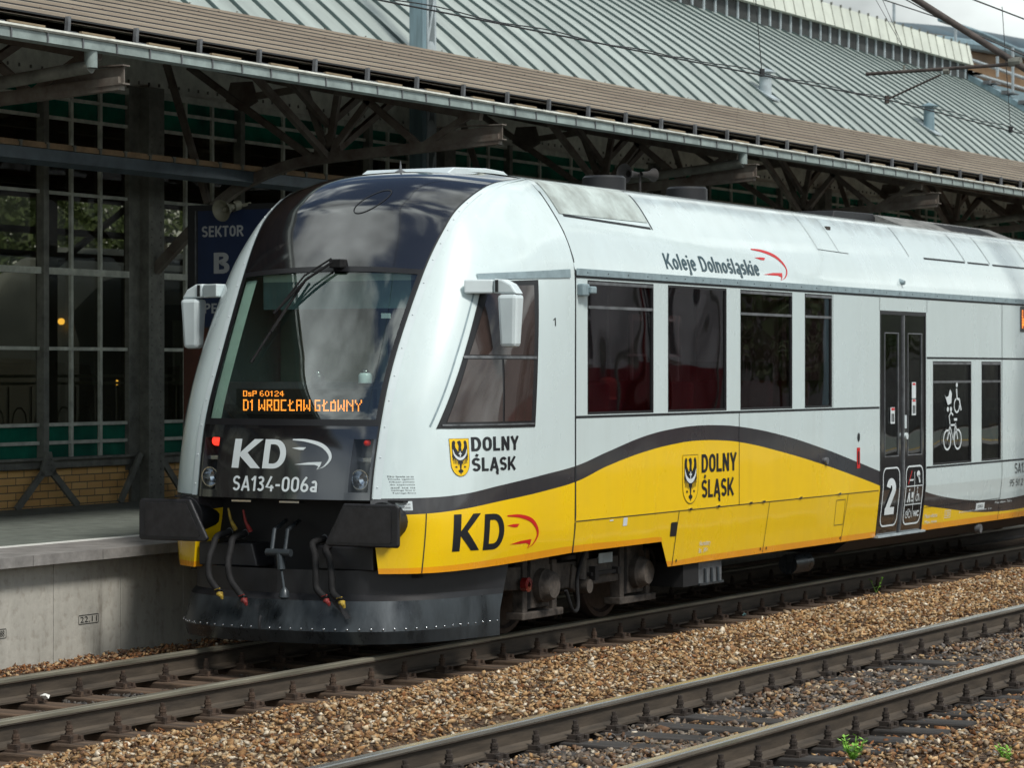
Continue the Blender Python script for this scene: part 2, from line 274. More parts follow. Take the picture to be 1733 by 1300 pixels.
# ------------------------------------------------------------------ mesh helpers
def wloc(o):
    v = Vector((0, 0, 0))
    while o: v += o.location; o = o.parent
    return v
def tag(o, label=None, cat=None, group=None, kind=None):
    if label: o['label'] = label
    if cat: o['category'] = cat
    if group: o['group'] = group
    if kind: o['kind'] = kind
    return o
def empty(name, loc, label, cat, group=None):
    o = bpy.data.objects.new(name, None); o.location = loc; o.empty_display_size = .1; COL.objects.link(o); return tag(o, label, cat, group)
class MB:
    """collects shapes given in world coordinates; build() links them as one mesh object"""
    def __init__(s): s.v = []; s.f = []; s.sm = []
    def add(s, vs, fs, smooth=False):
        o = len(s.v); s.v += [tuple(p) for p in vs]; s.f += [tuple(i+o for i in f) for f in fs]; s.sm += [smooth]*len(fs); return s
    def box(s, x0, x1, y0, y1, z0, z1):
        return s.add([(x, y, z) for x in (x0, x1) for y in (y0, y1) for z in (z0, z1)],
                     [(0, 1, 3, 2), (4, 6, 7, 5), (0, 4, 5, 1), (2, 3, 7, 6), (0, 2, 6, 4), (1, 5, 7, 3)])
    def prism(s, pts, axis, a, b):
        """polygon pts (2-D) extruded along axis from a to b"""
        def P(u, v, t): return {'x': (t, u, v), 'y': (u, t, v), 'z': (u, v, t)}[axis]
        n = len(pts); vs = [P(u, v, a) for u, v in pts] + [P(u, v, b) for u, v in pts]
        return s.add(vs, [tuple(range(n))[::-1], tuple(range(n, 2*n))] + [(i, (i+1) % n, n+(i+1) % n, n+i) for i in range(n)])
    def bar(s, p, q, w, h=None, up=(0, 0, 1)):
        p, q = Vector(p), Vector(q); h = h or w; d = (q-p).normalized(); u = Vector(up)
        if abs(d.dot(u)) > .98: u = Vector((1, 0, 0))
        a = d.cross(u).normalized()*w/2; b = a.cross(d).normalized()*h/2
        vs = [e+i*a+j*b for e in (p, q) for i, j in ((-1, -1), (1, -1), (1, 1), (-1, 1))]
        return s.add(vs, [(0, 3, 2, 1), (4, 5, 6, 7), (0, 1, 5, 4), (1, 2, 6, 5), (2, 3, 7, 6), (3, 0, 4, 7)])
    def tube(s, pts, r, n=10, caps=True):
        pts = [Vector(p) for p in pts]; R = r if isinstance(r, (list, tuple)) else [r]*len(pts); vs = []; m = len(pts); ref = None
        for i, p in enumerate(pts):
            d = (pts[min(i+1, m-1)]-pts[max(i-1, 0)]).normalized()
            if ref is None: ref = Vector((0, 0, 1)) if abs(d.z) < .9 else Vector((1, 0, 0))
            a = d.cross(ref).normalized(); b = a.cross(d).normalized(); ref = b
            vs += [p+R[i]*(math.cos(2*PI*k/n)*a+math.sin(2*PI*k/n)*b) for k in range(n)]
        fs = [(i*n+k, i*n+(k+1) % n, (i+1)*n+(k+1) % n, (i+1)*n+k) for i in range(m-1) for k in range(n)]
        s.add(vs, fs, True)
        if caps:
            s.add(vs[:n], [tuple(range(n))]); s.add(vs[-n:], [tuple(range(n))[::-1]])
        return s
    def cyl(s, c, axis, r, l, n=24, r2=None):
        d = Vector({'x': (1, 0, 0), 'y': (0, 1, 0), 'z': (0, 0, 1)}[axis]); c = Vector(c)
        return s.tube([c-d*l/2, c+d*l/2], [r, r2 if r2 is not None else r], n)
    def lathe(s, c, d, prof, n=24):
        d = Vector(d).normalized(); c = Vector(c); u = Vector((0, 0, 1)) if abs(d.z) < .9 else Vector((1, 0, 0)); a = d.cross(u).normalized(); b = a.cross(d)
        vs = [c+d*t+r*(math.cos(2*PI*k/n)*a+math.sin(2*PI*k/n)*b) for r, t in prof for k in range(n)]; m = len(prof)
        return s.add(vs, [(i*n+k, i*n+(k+1) % n, (i+1)*n+(k+1) % n, (i+1)*n+k) for i in range(m-1) for k in range(n)], True)
    def grid(s, P, smooth=True, flip=False):
        nu, nv = len(P), len(P[0]); vs = [p for r in P for p in r]
        fs = [(i*nv+j, i*nv+j+1, (i+1)*nv+j+1, (i+1)*nv+j) for i in range(nu-1) for j in range(nv-1)]
        if flip: fs = [f[::-1] for f in fs]
        return s.add(vs, fs, smooth)
    def dome(s, c, r, h, n=16, d=(0, 0, 1)):
        return s.lathe(c, d, [(r*math.cos(a), h*math.sin(a)) for a in [PI/2*i/5 for i in range(6)]], n)
    def build(s, name, m, parent=None, bevel=0, label=None, cat=None, group=None, kind=None, loc=None):
        if parent is not None: off = wloc(parent)
        elif loc is not None: off = Vector(loc)
        else: off = Vector((0, 0, 0))
        me = bpy.data.meshes.new(name); me.from_pydata([(x-off.x, y-off.y, z-off.z) for x, y, z in s.v], [], s.f)
        me.materials.append(M[m] if isinstance(m, str) else m); me.polygons.foreach_set('use_smooth', s.sm); me.update()
        bm = bmesh.new(); bm.from_mesh(me)
        if bevel:
            bmesh.ops.remove_doubles(bm, verts=bm.verts, dist=1e-5)
        bmesh.ops.recalc_face_normals(bm, faces=bm.faces)
        for e in bm.edges:
            if len(e.link_faces) == 2 and e.calc_face_angle(0) > .62: e.smooth = False
        bm.to_mesh(me); bm.free()
        o = bpy.data.objects.new(name, me); COL.objects.link(o)
        if bevel:
            b = o.modifiers.new('bevel', 'BEVEL'); b.width = bevel; b.segments = 2; b.limit_method = 'ANGLE'; b.angle_limit = math.radians(40)
        if parent is not None: o.parent = parent
        elif loc is not None: o.location = loc
        return tag(o, label, cat, group, kind)
def copy_tree(o, loc=None, parent=None):
    c = o.copy(); COL.objects.link(c)
    if loc is not None: c.location = loc
    if parent is not None: c.parent = parent; c.matrix_parent_inverse.identity()
    for ch in list(o.children): copy_tree(ch, None, c)
    return c
_tc = {}
def text2d(body, bold=0.0, shear=0.0):
    """triangulated outline of a word, normalised to its own box (0..1, 0..1)"""
    k = (body, bold, shear)
    if k in _tc: return _tc[k]
    cu = bpy.data.curves.new('t', 'FONT'); cu.body = body; cu.offset = bold; cu.shear = shear; cu.resolution_u = 3; cu.fill_mode = 'BOTH'
    o = bpy.data.objects.new('t', cu); COL.objects.link(o); bpy.context.view_layer.update()
    me = bpy.data.meshes.new_from_object(o.evaluated_get(bpy.context.evaluated_depsgraph_get()))
    v = np.array([q.co[:2] for q in me.vertices]); f = [tuple(p.vertices) for p in me.polygons]
    bpy.data.objects.remove(o); bpy.data.meshes.remove(me)
    a, b = v.min(0), v.max(0); asp = (b[0]-a[0])/(b[1]-a[1]); v = (v-a)/(b-a); _tc[k] = (v, f, asp); return _tc[k]
def emit(mb, pts, faces, fn, mx=.07):
    """adds flat faces mapped by fn, cut small enough to follow a curved skin"""
    P = [tuple(p) for p in pts]; T = []
    for f in faces: T += [(f[0], f[i], f[i+1]) for i in range(1, len(f)-1)]
    for _ in range(5):
        mid = {}; out = []; any_ = False
        def m(i, j):
            k = (min(i, j), max(i, j))
            if k not in mid: mid[k] = len(P); P.append(((P[i][0]+P[j][0])/2, (P[i][1]+P[j][1])/2))
            return mid[k]
        long_ = {}
        for t in T:
            for i, j in ((t[0], t[1]), (t[1], t[2]), (t[2], t[0])):
                k = (min(i, j), max(i, j)); long_[k] = math.dist(P[i], P[j]) > mx
        for a, b, c in T:
            e = [long_[(min(i, j), max(i, j))] for i, j in ((a, b), (b, c), (c, a))]
            n = sum(e)
            if n == 0: out.append((a, b, c)); continue
            any_ = True
            if n == 3: x, y, z = m(a, b), m(b, c), m(c, a); out += [(a, x, z), (x, b, y), (z, y, c), (x, y, z)]
            else:
                while not e[0]: a, b, c = b, c, a; e = e[1:]+e[:1]
                x = m(a, b)
                if n == 1: out += [(a, x, c), (x, b, c)]
                elif e[1]: y = m(b, c); out += [(x, b, y), (a, x, y), (a, y, c)]
                else: z = m(c, a); out += [(a, x, z), (x, b, z), (z, b, c)]
        T = out
        if not any_: break
    mb.add([fn(*p) for p in P], T)
def put_text(mb, body, u0, u1, v0, v1, fn, bold=0.0, shear=0.0):
    v, f, _ = text2d(body, bold, shear); emit(mb, [(u0+(u1-u0)*a, v0+(v1-v0)*b) for a, b in v], f, fn)
def stroke(mb, pts, wd, fn, closed=False):
    """flat line of width wd (number or list) through 2-D points, mapped by fn"""
    P = [Vector(p) for p in pts]; n = len(P); W = wd if isinstance(wd, (list, tuple)) else [wd]*n
    A = []
    for i in range(n):
        a = P[(i-1) % n] if (closed or i > 0) else P[i]; b = P[(i+1) % n] if (closed or i < n-1) else P[i]
        d = (b-a).normalized(); q = Vector((-d.y, d.x))*W[i]/2; A.append((P[i]+q, P[i]-q))
    m = n if closed else n-1
    emit(mb, [(p.x, p.y) for pr in A for p in pr], [(2*i, 2*i+1, 2*((i+1) % n)+1, 2*((i+1) % n)) for i in range(m)], fn, .12)
def fan(mb, pts, fn):
    """filled polygon (may be concave), mapped by fn"""
    from mathutils.geometry import tessellate_polygon
    t = tessellate_polygon([[Vector((a, b, 0)) for a, b in pts]]); emit(mb, pts, [tuple(x) for x in t], fn)

# grotesque capitals drawn with strokes of even width, as on railway lettering
def _a(cx, cy, rx, ry, a0, a1, n=12): return [(cx+rx*math.cos(math.radians(a0+(a1-a0)*i/n)), cy+ry*math.sin(math.radians(a0+(a1-a0)*i/n))) for i in range(n+1)]
def glyph(ch, s):
    """(width, polylines) of a letter one unit high with stroke width s; the lines keep s/2 inside the box"""
    h = s/2; t = 1-h; W = .56; r = W-h; m = W/2
    def S_(w, top=t, bot=h):
        c = w/2; q = (top-bot)/4; rx = w/2-h
        return _a(c, top-q, rx, q, 25, 90, 5)+_a(c, top-q, rx, q, 100, 250, 9)[:-1]+_a(c, bot+q, rx, q, 70, -90, 9)+_a(c, bot+q, rx, q, -100, -155, 5)
    D = {'D': (W, [[(h, 0), (h, 1)], [(0, t), (m-.04, t)]+_a(m-.04, .5+0, r-m+.04, t-.5, 88, 2, 8)[0:]+_a(m-.04, .5, r-m+.04, t-.5, -2, -88, 8)+[(0, h)]]),
      'O': (W, [_a(m, t-.28, m-h, .28, 0, 180)+_a(m, h+.28, m-h, .28, 180, 360)+[(r, t-.28)]]),
      'L': (.46, [[(h, 0), (h, 1)], [(s, h), (.46, h)]]), 'N': (W, [[(h, 0), (h, 1)], [(r, 0), (r, 1)], [(h, 1-.02), (r, .02)]]),
      'Y': (.60, [[(h*.8, 1), (.30, .44)], [(.60-h*.8, 1), (.30, .44)], [(.30, .5), (.30, 0)]]), 'S': (.54, [S_(.54)]), 'A': (.62, [[(h*.8, 0), (.31, .99)], [(.31, .99), (.62-h*.8, 0)], [(.15, .27), (.47, .27)]]),
      'K': (.58, [[(h, 0), (h, 1)], [(s*.9, .36), (.55, 1)], [(.22, .55), (.57, 0)]]), 'E': (.48, [[(h, 0), (h, 1)], [(s, t), (.48, t)], [(s, .52), (.44, .52)], [(s, h), (.48, h)]]),
      'T': (.54, [[(.27, 0), (.27, t)], [(0, t), (.54, t)]]), 'R': (.58, [[(h, 0), (h, 1)], [(s, t), (.33, t)]+_a(.33, .73, .25-h, t-.73, 80, -80, 8)+[(s, .46)], [(.30, .46), (.56, 0)]]),
      'P': (.55, [[(h, 0), (h, 1)], [(s, t), (.32, t)]+_a(.32, .72, .23-h+.0, t-.72, 80, -80, 8)+[(s, .44)]]),
      'B': (.58, [[(h, 0), (h, 1)], [(s, t), (.33, t)]+_a(.33, .755, .22-h, t-.755, 80, -80, 8)+[(s, .52)], [(.3, .52), (.34, .52)]+_a(.34, .28, .24-h, .28-h, 80, -80, 8)+[(s, h)]]),
      '0': (.52, [_a(.26, t-.24, .26-h, .24, 0, 180)+_a(.26, h+.24, .26-h, .24, 180, 360)+[(.52-h, t-.24)]]), '1': (.30, [[(.30-h, 0), (.30-h, 1)], [(.30-h, .97), (.0, .72)]]),
      '3': (.50, [_a(.24, .755, .24-h, t-.755, 150, -60, 12)+[(.17, .53)], [(.17, .53), (.28, .52)]+_a(.25, .27, .25-h, .27-h, 60, -150, 12)]),
      '4': (.56, [[(.41, 0), (.41, .42)], [(.36, 1), (h, .28), (.56, .26)]]), '6': (.52, [_a(.26, .29, .26-h, .29-h, 90, 450, 20), [(h, .30), (h+.02, .48), (.18, .72), (.36, 1)]]),
      '2': (.50, [_a(.25, .72, .25-h, t-.72, 170, -30, 12)+[(h+.02, s*.8)], [(0, h), (.50, h)]]), '5': (.50, [[(.46, t), (s, t)], [(h+.02, 1), (h, .52)], [(h, .5), (.2, .58)]+_a(.25, .31, .25-h, .31-h, 80, -150, 12)]),
      '8': (.52, [_a(.26, .755, .22-h, t-.755, 0, 360, 18), _a(.26, .28, .26-h, .28-h, 0, 360, 18)]), '9': (.52, [_a(.26, .71, .26-h, .29-h, 0, 360, 18), [(.52-h, .70), (.50-h, .52), (.34, .28), (.16, 0)]]),
      '-': (.34, [[(.02, .42), (.32, .42)]]), ' ': (.26, []), 'a': (.44, [[(.44-h, 0), (.44-h, .52)], [(.44-h, .50)]+_a(.24, .50, .20-h, .2, 10, 150, 8), _a(.22, .20, .22-h, .20-h, 0, 360, 16)]),
      'o': (.46, [_a(.23, .36, .23-h, .36-h, 0, 360, 20)]), 'l': (s+.02, [[(h, 0), (h, 1.02)]]), 'e': (.45, [[(h, .38), (.45-h, .38)]+_a(.225, .37, .225-h, .37-h, 5, 320, 18)]), 'n': (.44, [[(h, 0), (h, .72)], [(h, .48)]+_a(.23, .48, .21-h, .24-h, 150, 0, 8)+[(.44-h, 0)]]),
      'j': (.16, [[(.16-h, .72), (.16-h, -.08), (.10, -.20), (-.02, -.22)], [(.16-h, .84), (.16-h, .98)]]), 'i': (s+.02, [[(h, 0), (h, .72)], [(h, .84), (h, .98)]]), 'k': (.44, [[(h, 0), (h, 1.02)], [(s*.9, .30), (.41, .72)], [(.18, .42), (.43, 0)]]),
      's': (.40, [S_(.40, .72-h, h)])}
    if ch in 'Łłł': pass
    if ch == 'Ś': w, L_ = D['S']; return w, L_+[[(.27, 1.08), (.36, 1.26)]]
    if ch == 'Ą': w, L_ = D['A']; return w, L_+[[(.56, .02), (.50, -.10), (.54, -.19), (.62, -.19)]]
    if ch == 'ś': w, L_ = D['s']; return w, L_+[[(.20, .82), (.27, .98)]]
    if ch == 'ą': w, L_ = D['a']; return w, L_+[[(.40, .0), (.35, -.10), (.39, -.17), (.46, -.17)]]
    return D[ch]
def put_caps(mb, body, u0, u1, v0, v1, fn, s=.17, gap=.11, lift=(0, -1, 0), shear=0.0):
    """word fitted to the box u0..u1 (whole width), v0..v1 (capital height)"""
    G_ = [glyph(c, s) for c in body]; tot = sum(g[0] for g in G_)+gap*(len(G_)-1); x = 0; H = v1-v0; k = (u1-u0)/tot; n = 0
    for w, L_ in G_:
        for pl in L_:
            e = n*.00012; n += 1
            A = []; P = [Vector((u0+(x+a+shear*b)*k, v0+b*H)) for a, b in pl]; raw = [Vector((x+a+shear*b, b)) for a, b in pl]
            for i in range(len(P)):
                a, b = raw[max(i-1, 0)], raw[min(i+1, len(P)-1)]; d = (b-a).normalized()
                d1 = (raw[i]-raw[max(i-1, 0)]); c = 1.0
                if 0 < i < len(P)-1 and d1.length > 0: c = 1/max(.45, abs(d.dot(d1.normalized())))
                q = Vector((-d.y*k, d.x*H))*s/2*c; A += [P[i]+q, P[i]-q]
            m_ = len(P); emit(mb, [(p.x, p.y) for p in A], [(2*i, 2*i+1, 2*i+3, 2*i+2) for i in range(m_-1)], (lambda u, v, e=e: tuple(Vector(fn(u, v))+Vector(lift)*e)))
        x += w+gap
def circ(cx, cy, rx, ry=None, n=20, a0=0, a1=2*PI):
    ry = ry or rx; full = abs(a1-a0-2*PI) < 1e-6
    return [(cx+rx*math.cos(a0+(a1-a0)*i/(n if full else n-1)), cy+ry*math.sin(a0+(a1-a0)*i/(n if full else n-1))) for i in range(n)]
def rrect(x0, x1, y0, y1, r, n=5):
    P = []
    for cx, cy, a in ((x1-r, y1-r, 0), (x0+r, y1-r, PI/2), (x0+r, y0+r, PI), (x1-r, y0+r, 3*PI/2)):
        P += [(cx+r*math.cos(a+PI/2*i/(n-1)), cy+r*math.sin(a+PI/2*i/(n-1))) for i in range(n)]
    return P
def cr_(a, b, c, d, t): return .5*((2*b)+(c-a)*t+(2*a-5*b+4*c-d)*t*t+(3*b-a-3*c+d)*t*t*t)
def spline(pts, n=8):
    P = [np.array(p, float) for p in pts]; P = [2*P[0]-P[1]] + P + [2*P[-1]-P[-2]]; o = []
    for i in range(1, len(P)-2):
        for k in range(n): o.append(tuple(cr_(P[i-1], P[i], P[i+1], P[i+2], k/n)))
    o.append(tuple(P[-2])); return o

# =================================================================== THE RAILCAR
car = empty('railcar', (10, 0, 0), 'white, black and yellow diesel railcar with a glossy black cab front standing at the platform', 'train')
SEC = [(1.385, .47), (1.44, .95), (1.44, 3.02), (1.41, 3.13), (1.32, 3.345), (1.16, 3.59), (1.04, 3.73), (.94, 3.775), (.70, 3.82), (.35, 3.855), (0, 3.87)]
def side_y(z):
    for (a, b), (c, d) in zip(SEC, SEC[1:]):
        if z <= d: return a+(c-a)*max(0, (z-b))/(d-b)
    return 0
def R_(z): return (2.39, side_y(z), z)
ROWS = [
 [(.10, 0, .63), (.14, .45, .63), (.27, .85, .64), (.45, 1.11, .642), (.78, 1.27, .65), (1.4, 1.37, .67), R_(.70)],
 [(.08, 0, .9), (.12, .45, .9), (.26, .82, .9), (.44, 1.12, .9), (.76, 1.29, .9), (1.4, 1.40, .9), R_(.9)],
 [(.15, 0, 1.2), (.175, .42, 1.2), (.25, .79, 1.2), (.43, 1.11, 1.2), (.76, 1.29, 1.2), (1.4, 1.41, 1.2), R_(1.2)],
 [(.27, 0, 1.78), (.295, .42, 1.78), (.37, .80, 1.78), (.52, 1.09, 1.78), (.83, 1.28, 1.78), (1.4, 1.41, 1.78), R_(1.78)],
 [(.50, 0, 2.3), (.522, .43, 2.3), (.59, .80, 2.3), (.73, 1.08, 2.3), (1.0, 1.265, 2.3), (1.5, 1.40, 2.3), R_(2.3)],
 [(.87, 0, 2.985), (.89, .44, 2.975), (.96, .835, 2.95), (1.09, 1.07, 2.94), (1.35, 1.24, 2.93), (1.75, 1.37, 2.92), R_(2.92)],
 [(1.12, 0, 3.36), (1.145, .46, 3.345), (1.22, .87, 3.3), (1.36, 1.07, 3.26), (1.58, 1.21, 3.21), (1.9, 1.33, 3.17), R_(3.13)],
 [(1.32, 0, 3.585), (1.35, .47, 3.57), (1.45, .89, 3.5), (1.58, 1.03, 3.47), (1.78, 1.14, 3.43), (2.05, 1.24, 3.38), R_(3.345)],
 [(1.70, 0, 3.79), (1.74, .48, 3.77), (1.86, .93, 3.69), (1.95, 1.0, 3.67), (2.07, 1.06, 3.65), (2.22, 1.11, 3.63), R_(3.59)],
 [(2.39, 0, 3.87), (2.39, .48, 3.843), (2.39, .94, 3.775), (2.39, .97, 3.765), (2.39, 1.0, 3.757), (2.39, 1.02, 3.75), (2.39, 1.04, 3.73)]]
G = np.array(ROWS)
# ghost column and rows so that the surface is smooth across the centre line
g0 = G[:, 1:2].copy(); g0[:, :, 1] *= -1
G = np.concatenate([g0, G, 2*G[:, -1:]-G[:, -2:-1]], 1); G = np.concatenate([2*G[:1]-G[1:2], G, 2*G[-1:]-G[-2:-1]], 0)
def surf(u, v, off=0):
    def S(a, b):
        s = -1 if a >= 0 else 1; a = abs(a); i = min(int(a), 5); t = a-i; j = min(max(int(b), 0), 8); q = b-j
        r = [cr_(*[G[j+k, i+c] for c in range(4)], t) for k in range(4)]; p = cr_(*r, q); return np.array((p[0], s*p[1], p[2]))
    p = S(u, v)
    if off:
        e = 1e-3; du = S(u+e, v)-S(u-e if abs(u) > 2*e else u, v); v2 = min(v+e, 9); dv = S(u, v2)-S(u, v2-2*e); n = np.cross(du, dv); l = np.linalg.norm(n)
        if l > 0:
            n = n/l
            c = p-np.array((3.2, 0, 2.2)); n = n if n.dot(c) > 0 else -n; p = p+off*n
    return tuple(p)
def patch(mb, u0, u1, v0, v1, nu, nv, off=0):
    return mb.grid([[surf(u0+(u1-u0)*i/nu, v0+(v1-v0)*j/nv, off) for j in range(nv+1)] for i in range(nu+1)])
# nose shell: both sides outside the black centre
nose = MB()
for sg in (1, -1): patch(nose, sg*2.0, sg*6, 0, 9, 40, 72)
for sg in (1, -1):   # folded-in front edge of the lower corner
    nose.grid([[tuple(np.array(surf(sg*2.0, v/10*2)) + np.array((.30*k, sg*.06*k, 0))) for v in range(11)] for k in (0, 1)])
nose_o = nose.build('nose_shell', 'paint', car)
bk = MB(); patch(bk, -2.0, 2.0, 5.04, 9, 48, 40); bk.build('roof_front_panel', 'black_gloss', car)
fp = MB(); patch(fp, -1.42, 1.42, 2.0, 2.93, 30, 10)
for sg in (1, -1):
    patch(fp, sg*1.42, sg*2.0, 2.0, 2.12, 6, 2); patch(fp, sg*1.42, sg*2.0, 2.80, 2.97, 6, 2); patch(fp, sg*1.93, sg*2.0, 2.12, 2.80, 2, 8); patch(fp, sg*1.42, sg*1.50, 2.12, 2.80, 2, 8)
patch(fp, -1.42, 1.42, 2.93, 2.97, 30, 1)
front_panel = fp.build('front_panel', 'black_gloss', car)
fr_ = MB(); patch(fr_, -2, 2, 2.97, 3.06, 40, 2, .002); patch(fr_, -2, 2, 4.98, 5.06, 40, 2, .002)
for sg in (1, -1): patch(fr_, sg*1.90, sg*2.0, 3.03, 5.03, 3, 30, .002)
fr_.build('windscreen_frame', 'black_frame', car)
ws = MB(); patch(ws, -1.91, 1.91, 3.04, 5.0, 48, 48, -.004); ws.build('windscreen', 'windscreen', car)
for sg in (1, -1): jn = MB(); patch(jn, sg*1.985, sg*2.03, 2.0, 9, 2, 70, .003); jn.build('edge_seal', 'joint', car)
for sg in (1, -1): tr = MB(); patch(tr, sg*2.05, sg*2.22, 2.02, 7.6, 3, 60, .004); tr.build('corner_trim', 'white_part', car)
rb = MB()
for sg in (1, -1):
    for k in range(14): p = surf(sg*2.13, 2.2+k*.38, .006); rb.dome(p, .007, .004, 6, (-1, sg*-.3, .2))
rb.build('trim_rivet', 'white_part', car)

# ---- body section behind the cab
XE = 20.4
WIN = [(2.62, 3.88, 1.825, 2.935, 'open'), (4.17, 5.42, 1.825, 2.935, 'fixed'), (5.73, 6.96, 1.825, 2.935, 'open'), (7.27, 7.97, 1.825, 2.935, 'open'),
       (10.86, 12.11, 1.165, 2.29, 'open'), (12.45, 13.13, 1.165, 2.29, 'open'), (14.9, 16.1, 1.165, 2.29, 'open'), (16.5, 17.7, 1.165, 2.29, 'open')]
DOOR = (9.28, 10.64, .485, 2.80)
def body_side(sg):
    mb = MB(); xs = sorted({2.39, XE, DOOR[0], DOOR[1], 4.10, 4.28, 4.40} | {a for w_ in WIN for a in w_[:2]} | {2.39+i*.6 for i in range(30) if 2.39+i*.6 < XE})
    zs = sorted({.47, .60, .70, .95, 1.165, 1.40, 1.825, 2.29, 2.5, 2.80, 2.935, 3.02, DOOR[2]})
    for a, b in zip(xs, xs[1:]):
        for c, d in zip(zs, zs[1:]):
            m, n = (a+b)/2, (c+d)/2
            if any(q[0] < m < q[1] and q[2] < n < q[3] for q in WIN) or (DOOR[0] < m < DOOR[1] and n < DOOR[3]) or (m < 4.28 and n < .70): continue
            P = [(a, c), (b, c), (b, d), (a, d)]
            mb.add([(x, sg*side_y(z), z) for x, z in P], [(0, 1, 2, 3)])
    mb.add([(4.10, sg*side_y(.70), .70), (4.28, sg*side_y(.47), .47), (4.28, sg*side_y(.70), .70)], [(0, 1, 2)])
    return mb
side = body_side(-1).build('body_side', 'paint', car); body_side(1).build('body_side', 'paint', car)
rf = MB()
pr_ = [(y, z) for y, z in SEC if z >= 3.02]; full = [(-y, z) for y, z in pr_] + [(y, z) for y, z in pr_[-2::-1]]
sp = spline(full, 4)
rf.grid([[(x, y, z) for y, z in sp] for x in [2.39+i*(XE-2.39)/60 for i in range(61)]])
roof = rf.build('roof', 'paint', car)
# ray caster on the skin, used to lay markings on it
def bvh(objs):
    vs, fs = [], []
    for o in objs:
        off = wloc(o); k = len(vs); vs += [q.co+off for q in o.data.vertices]; fs += [[i+k for i in p.vertices] for p in o.data.polygons]
    return BVHTree.FromPolygons(vs, fs)
SKIN = bvh([nose_o, side, roof]); FRONT = bvh([o for o in car.children if o.name.split('.')[0] in ('roof_front_panel', 'front_panel', 'windscreen', 'nose_shell')])
def on_side(off=.003):
    def f(x, z):
        h = SKIN.ray_cast(Vector((x, -4, z)), Vector((0, 1, 0)))
        if h[0] is None: return (x, -side_y(z)-off, z)
        n = h[1] if h[1].y < 0 else -h[1]; p = h[0]+n*off; return (p.x, p.y, p.z)
    return f
def on_front(off=.004):
    def f(y, z):
        h = FRONT.ray_cast(Vector((-3, y, z)), Vector((1, 0, 0)))
        if h[0] is None: return (.3, y, z)
        n = h[1] if h[1].x < 0 else -h[1]; p = h[0]+n*off; return (p.x, p.y, p.z)
    return f
SIDE, FR = on_side(), on_front()
FRm = lambda u, v: FR(-u, v)         # u grows to the right as seen from in front of the cab
def dense(pts, step=.06):
    o = []
    for a, b in zip(pts, pts[1:]):
        n = max(1, int(math.dist(a, b)/step)); o += [(a[0]+(b[0]-a[0])*i/n, a[1]+(b[1]-a[1])*i/n) for i in range(n)]
    return o+[pts[-1]]

# joints between body panels
jt = MB()
def joint(pts, wd=.012, mb=jt, off=.003): stroke(mb, dense(pts, .1), wd, on_side(off))
joint([(2.40, .70), (2.40, 3.0)], .022)
joint([(2.40, 3.0), (2.40, 3.765)], .018)
joint([(2.41, 1.808), (9.26, 1.808)], .02); joint([(10.66, 1.148), (20.3, 1.148)], .02); joint([(5.70, .955), (5.70, 1.81)], .010)
joint([(2.41, .955), (9.24, .955)], .008); joint([(4.40, .955), (4.36, .475)], .012); joint([(6.41, .955), (6.36, .48)], .008); joint([(8.40, .955), (8.33, .48)], .008)
joint([(8.10, .65), (8.10, .90)], .006); joint([(8.34, .65), (8.34, .90)], .006); joint([(8.10, .65), (8.34, .65)], .006); joint([(8.10, .90), (8.34, .90)], .006)
joint([(7.99, 1.82), (7.99, 2.95)], .006); joint([(9.27, 2.81), (9.27, 2.96)], .006); joint([(10.67, 2.81), (10.67, 2.96)], .006); joint([(10.67, 2.325), (20.3, 2.325)], .02); joint([(13.16, .48), (13.16, 2.96)], .010)
joint([(10.66, .72), (13.15, .72)], .005)
joint([(.46, .645), (.47, 1.10)], .007)
jt.build('panel_joints', 'joint', car)
# rain strip along the top of the windows
gs = MB()
gs.grid([[SIDE2(x, z) for z in (2.968, 3.022)] for SIDE2 in [on_side(.012)] for x in [2.40+i*.3 for i in range(61)]])
gs.grid([[q(x, z+.0) for z in (2.90+.05*min(1, (x-1.2)/1.2), 2.945+.075*min(1, (x-1.2)/1.2))] for q in [on_side(.010)] for x in [1.22+i*.1 for i in range(12)]])
gs.build('rain_strip', 'grey_strip', car)
gb = MB()
for i in range(45):
    gb.dome((2.6+i*.38, -1.453, 2.995), .006, .004, 6, (0, -1, 0))
gb.grid([[q(x, z) for z in (2.948, 2.966)] for q in [on_side(.004)] for x in (2.41, 8, 14, 20)])
gb.build('strip_seal', 'joint', car)
# roof hatch and plates
rj = MB()
on_roof = on_side
RF_ = on_roof()
def rl(pts, wd=.012): stroke(rj, dense(pts, .04), wd, RF_)
rl([(2.56, 3.47), (4.17, 3.43)], .02); rl([(4.20, 3.42), (4.22, 3.60), (4.22, 3.765)], .02)
rl([(7.95, 3.75), (7.95, 3.39), (8.75, 3.375)], .006); rl([(8.5, 3.76), (8.5, 3.385)], .006)
for a in (10.55, 12.35, 13.2, 14.6, 16.2): rl([(a, 3.41), (a, 3.76)], .012)
rl([(11.0, 3.405), (12.32, 3.405)], .02); rl([(12.42, 3.405), (13.15, 3.405)], .02); rl([(13.28, 3.405), (16.2, 3.405)], .02)
rj.build('roof_joints', 'joint', car)
hp = MB(); hp.grid([[on_roof(.006)(x, z) for z in [3.48+.29*i/8 for i in range(9)]] for x in (2.50, 4.18)]); hp.build('roof_hatch', mat('hatch_grime', (.52, .60, .58), .4, var=.15, scale=3, dark=(.22, .24, .22)), car)
nb = MB(); nb.tube([(9.95, -1.40, 3.12), (9.95, -1.46, 3.11)], [.035, .022], 14); nb.build('vent_nozzle', 'grey_strip', car)
hk = MB(); hk.box(8.56, 8.66, -1.145, -1.09, 3.615, 3.65); hk.build('roof_filler', 'bogie', car)

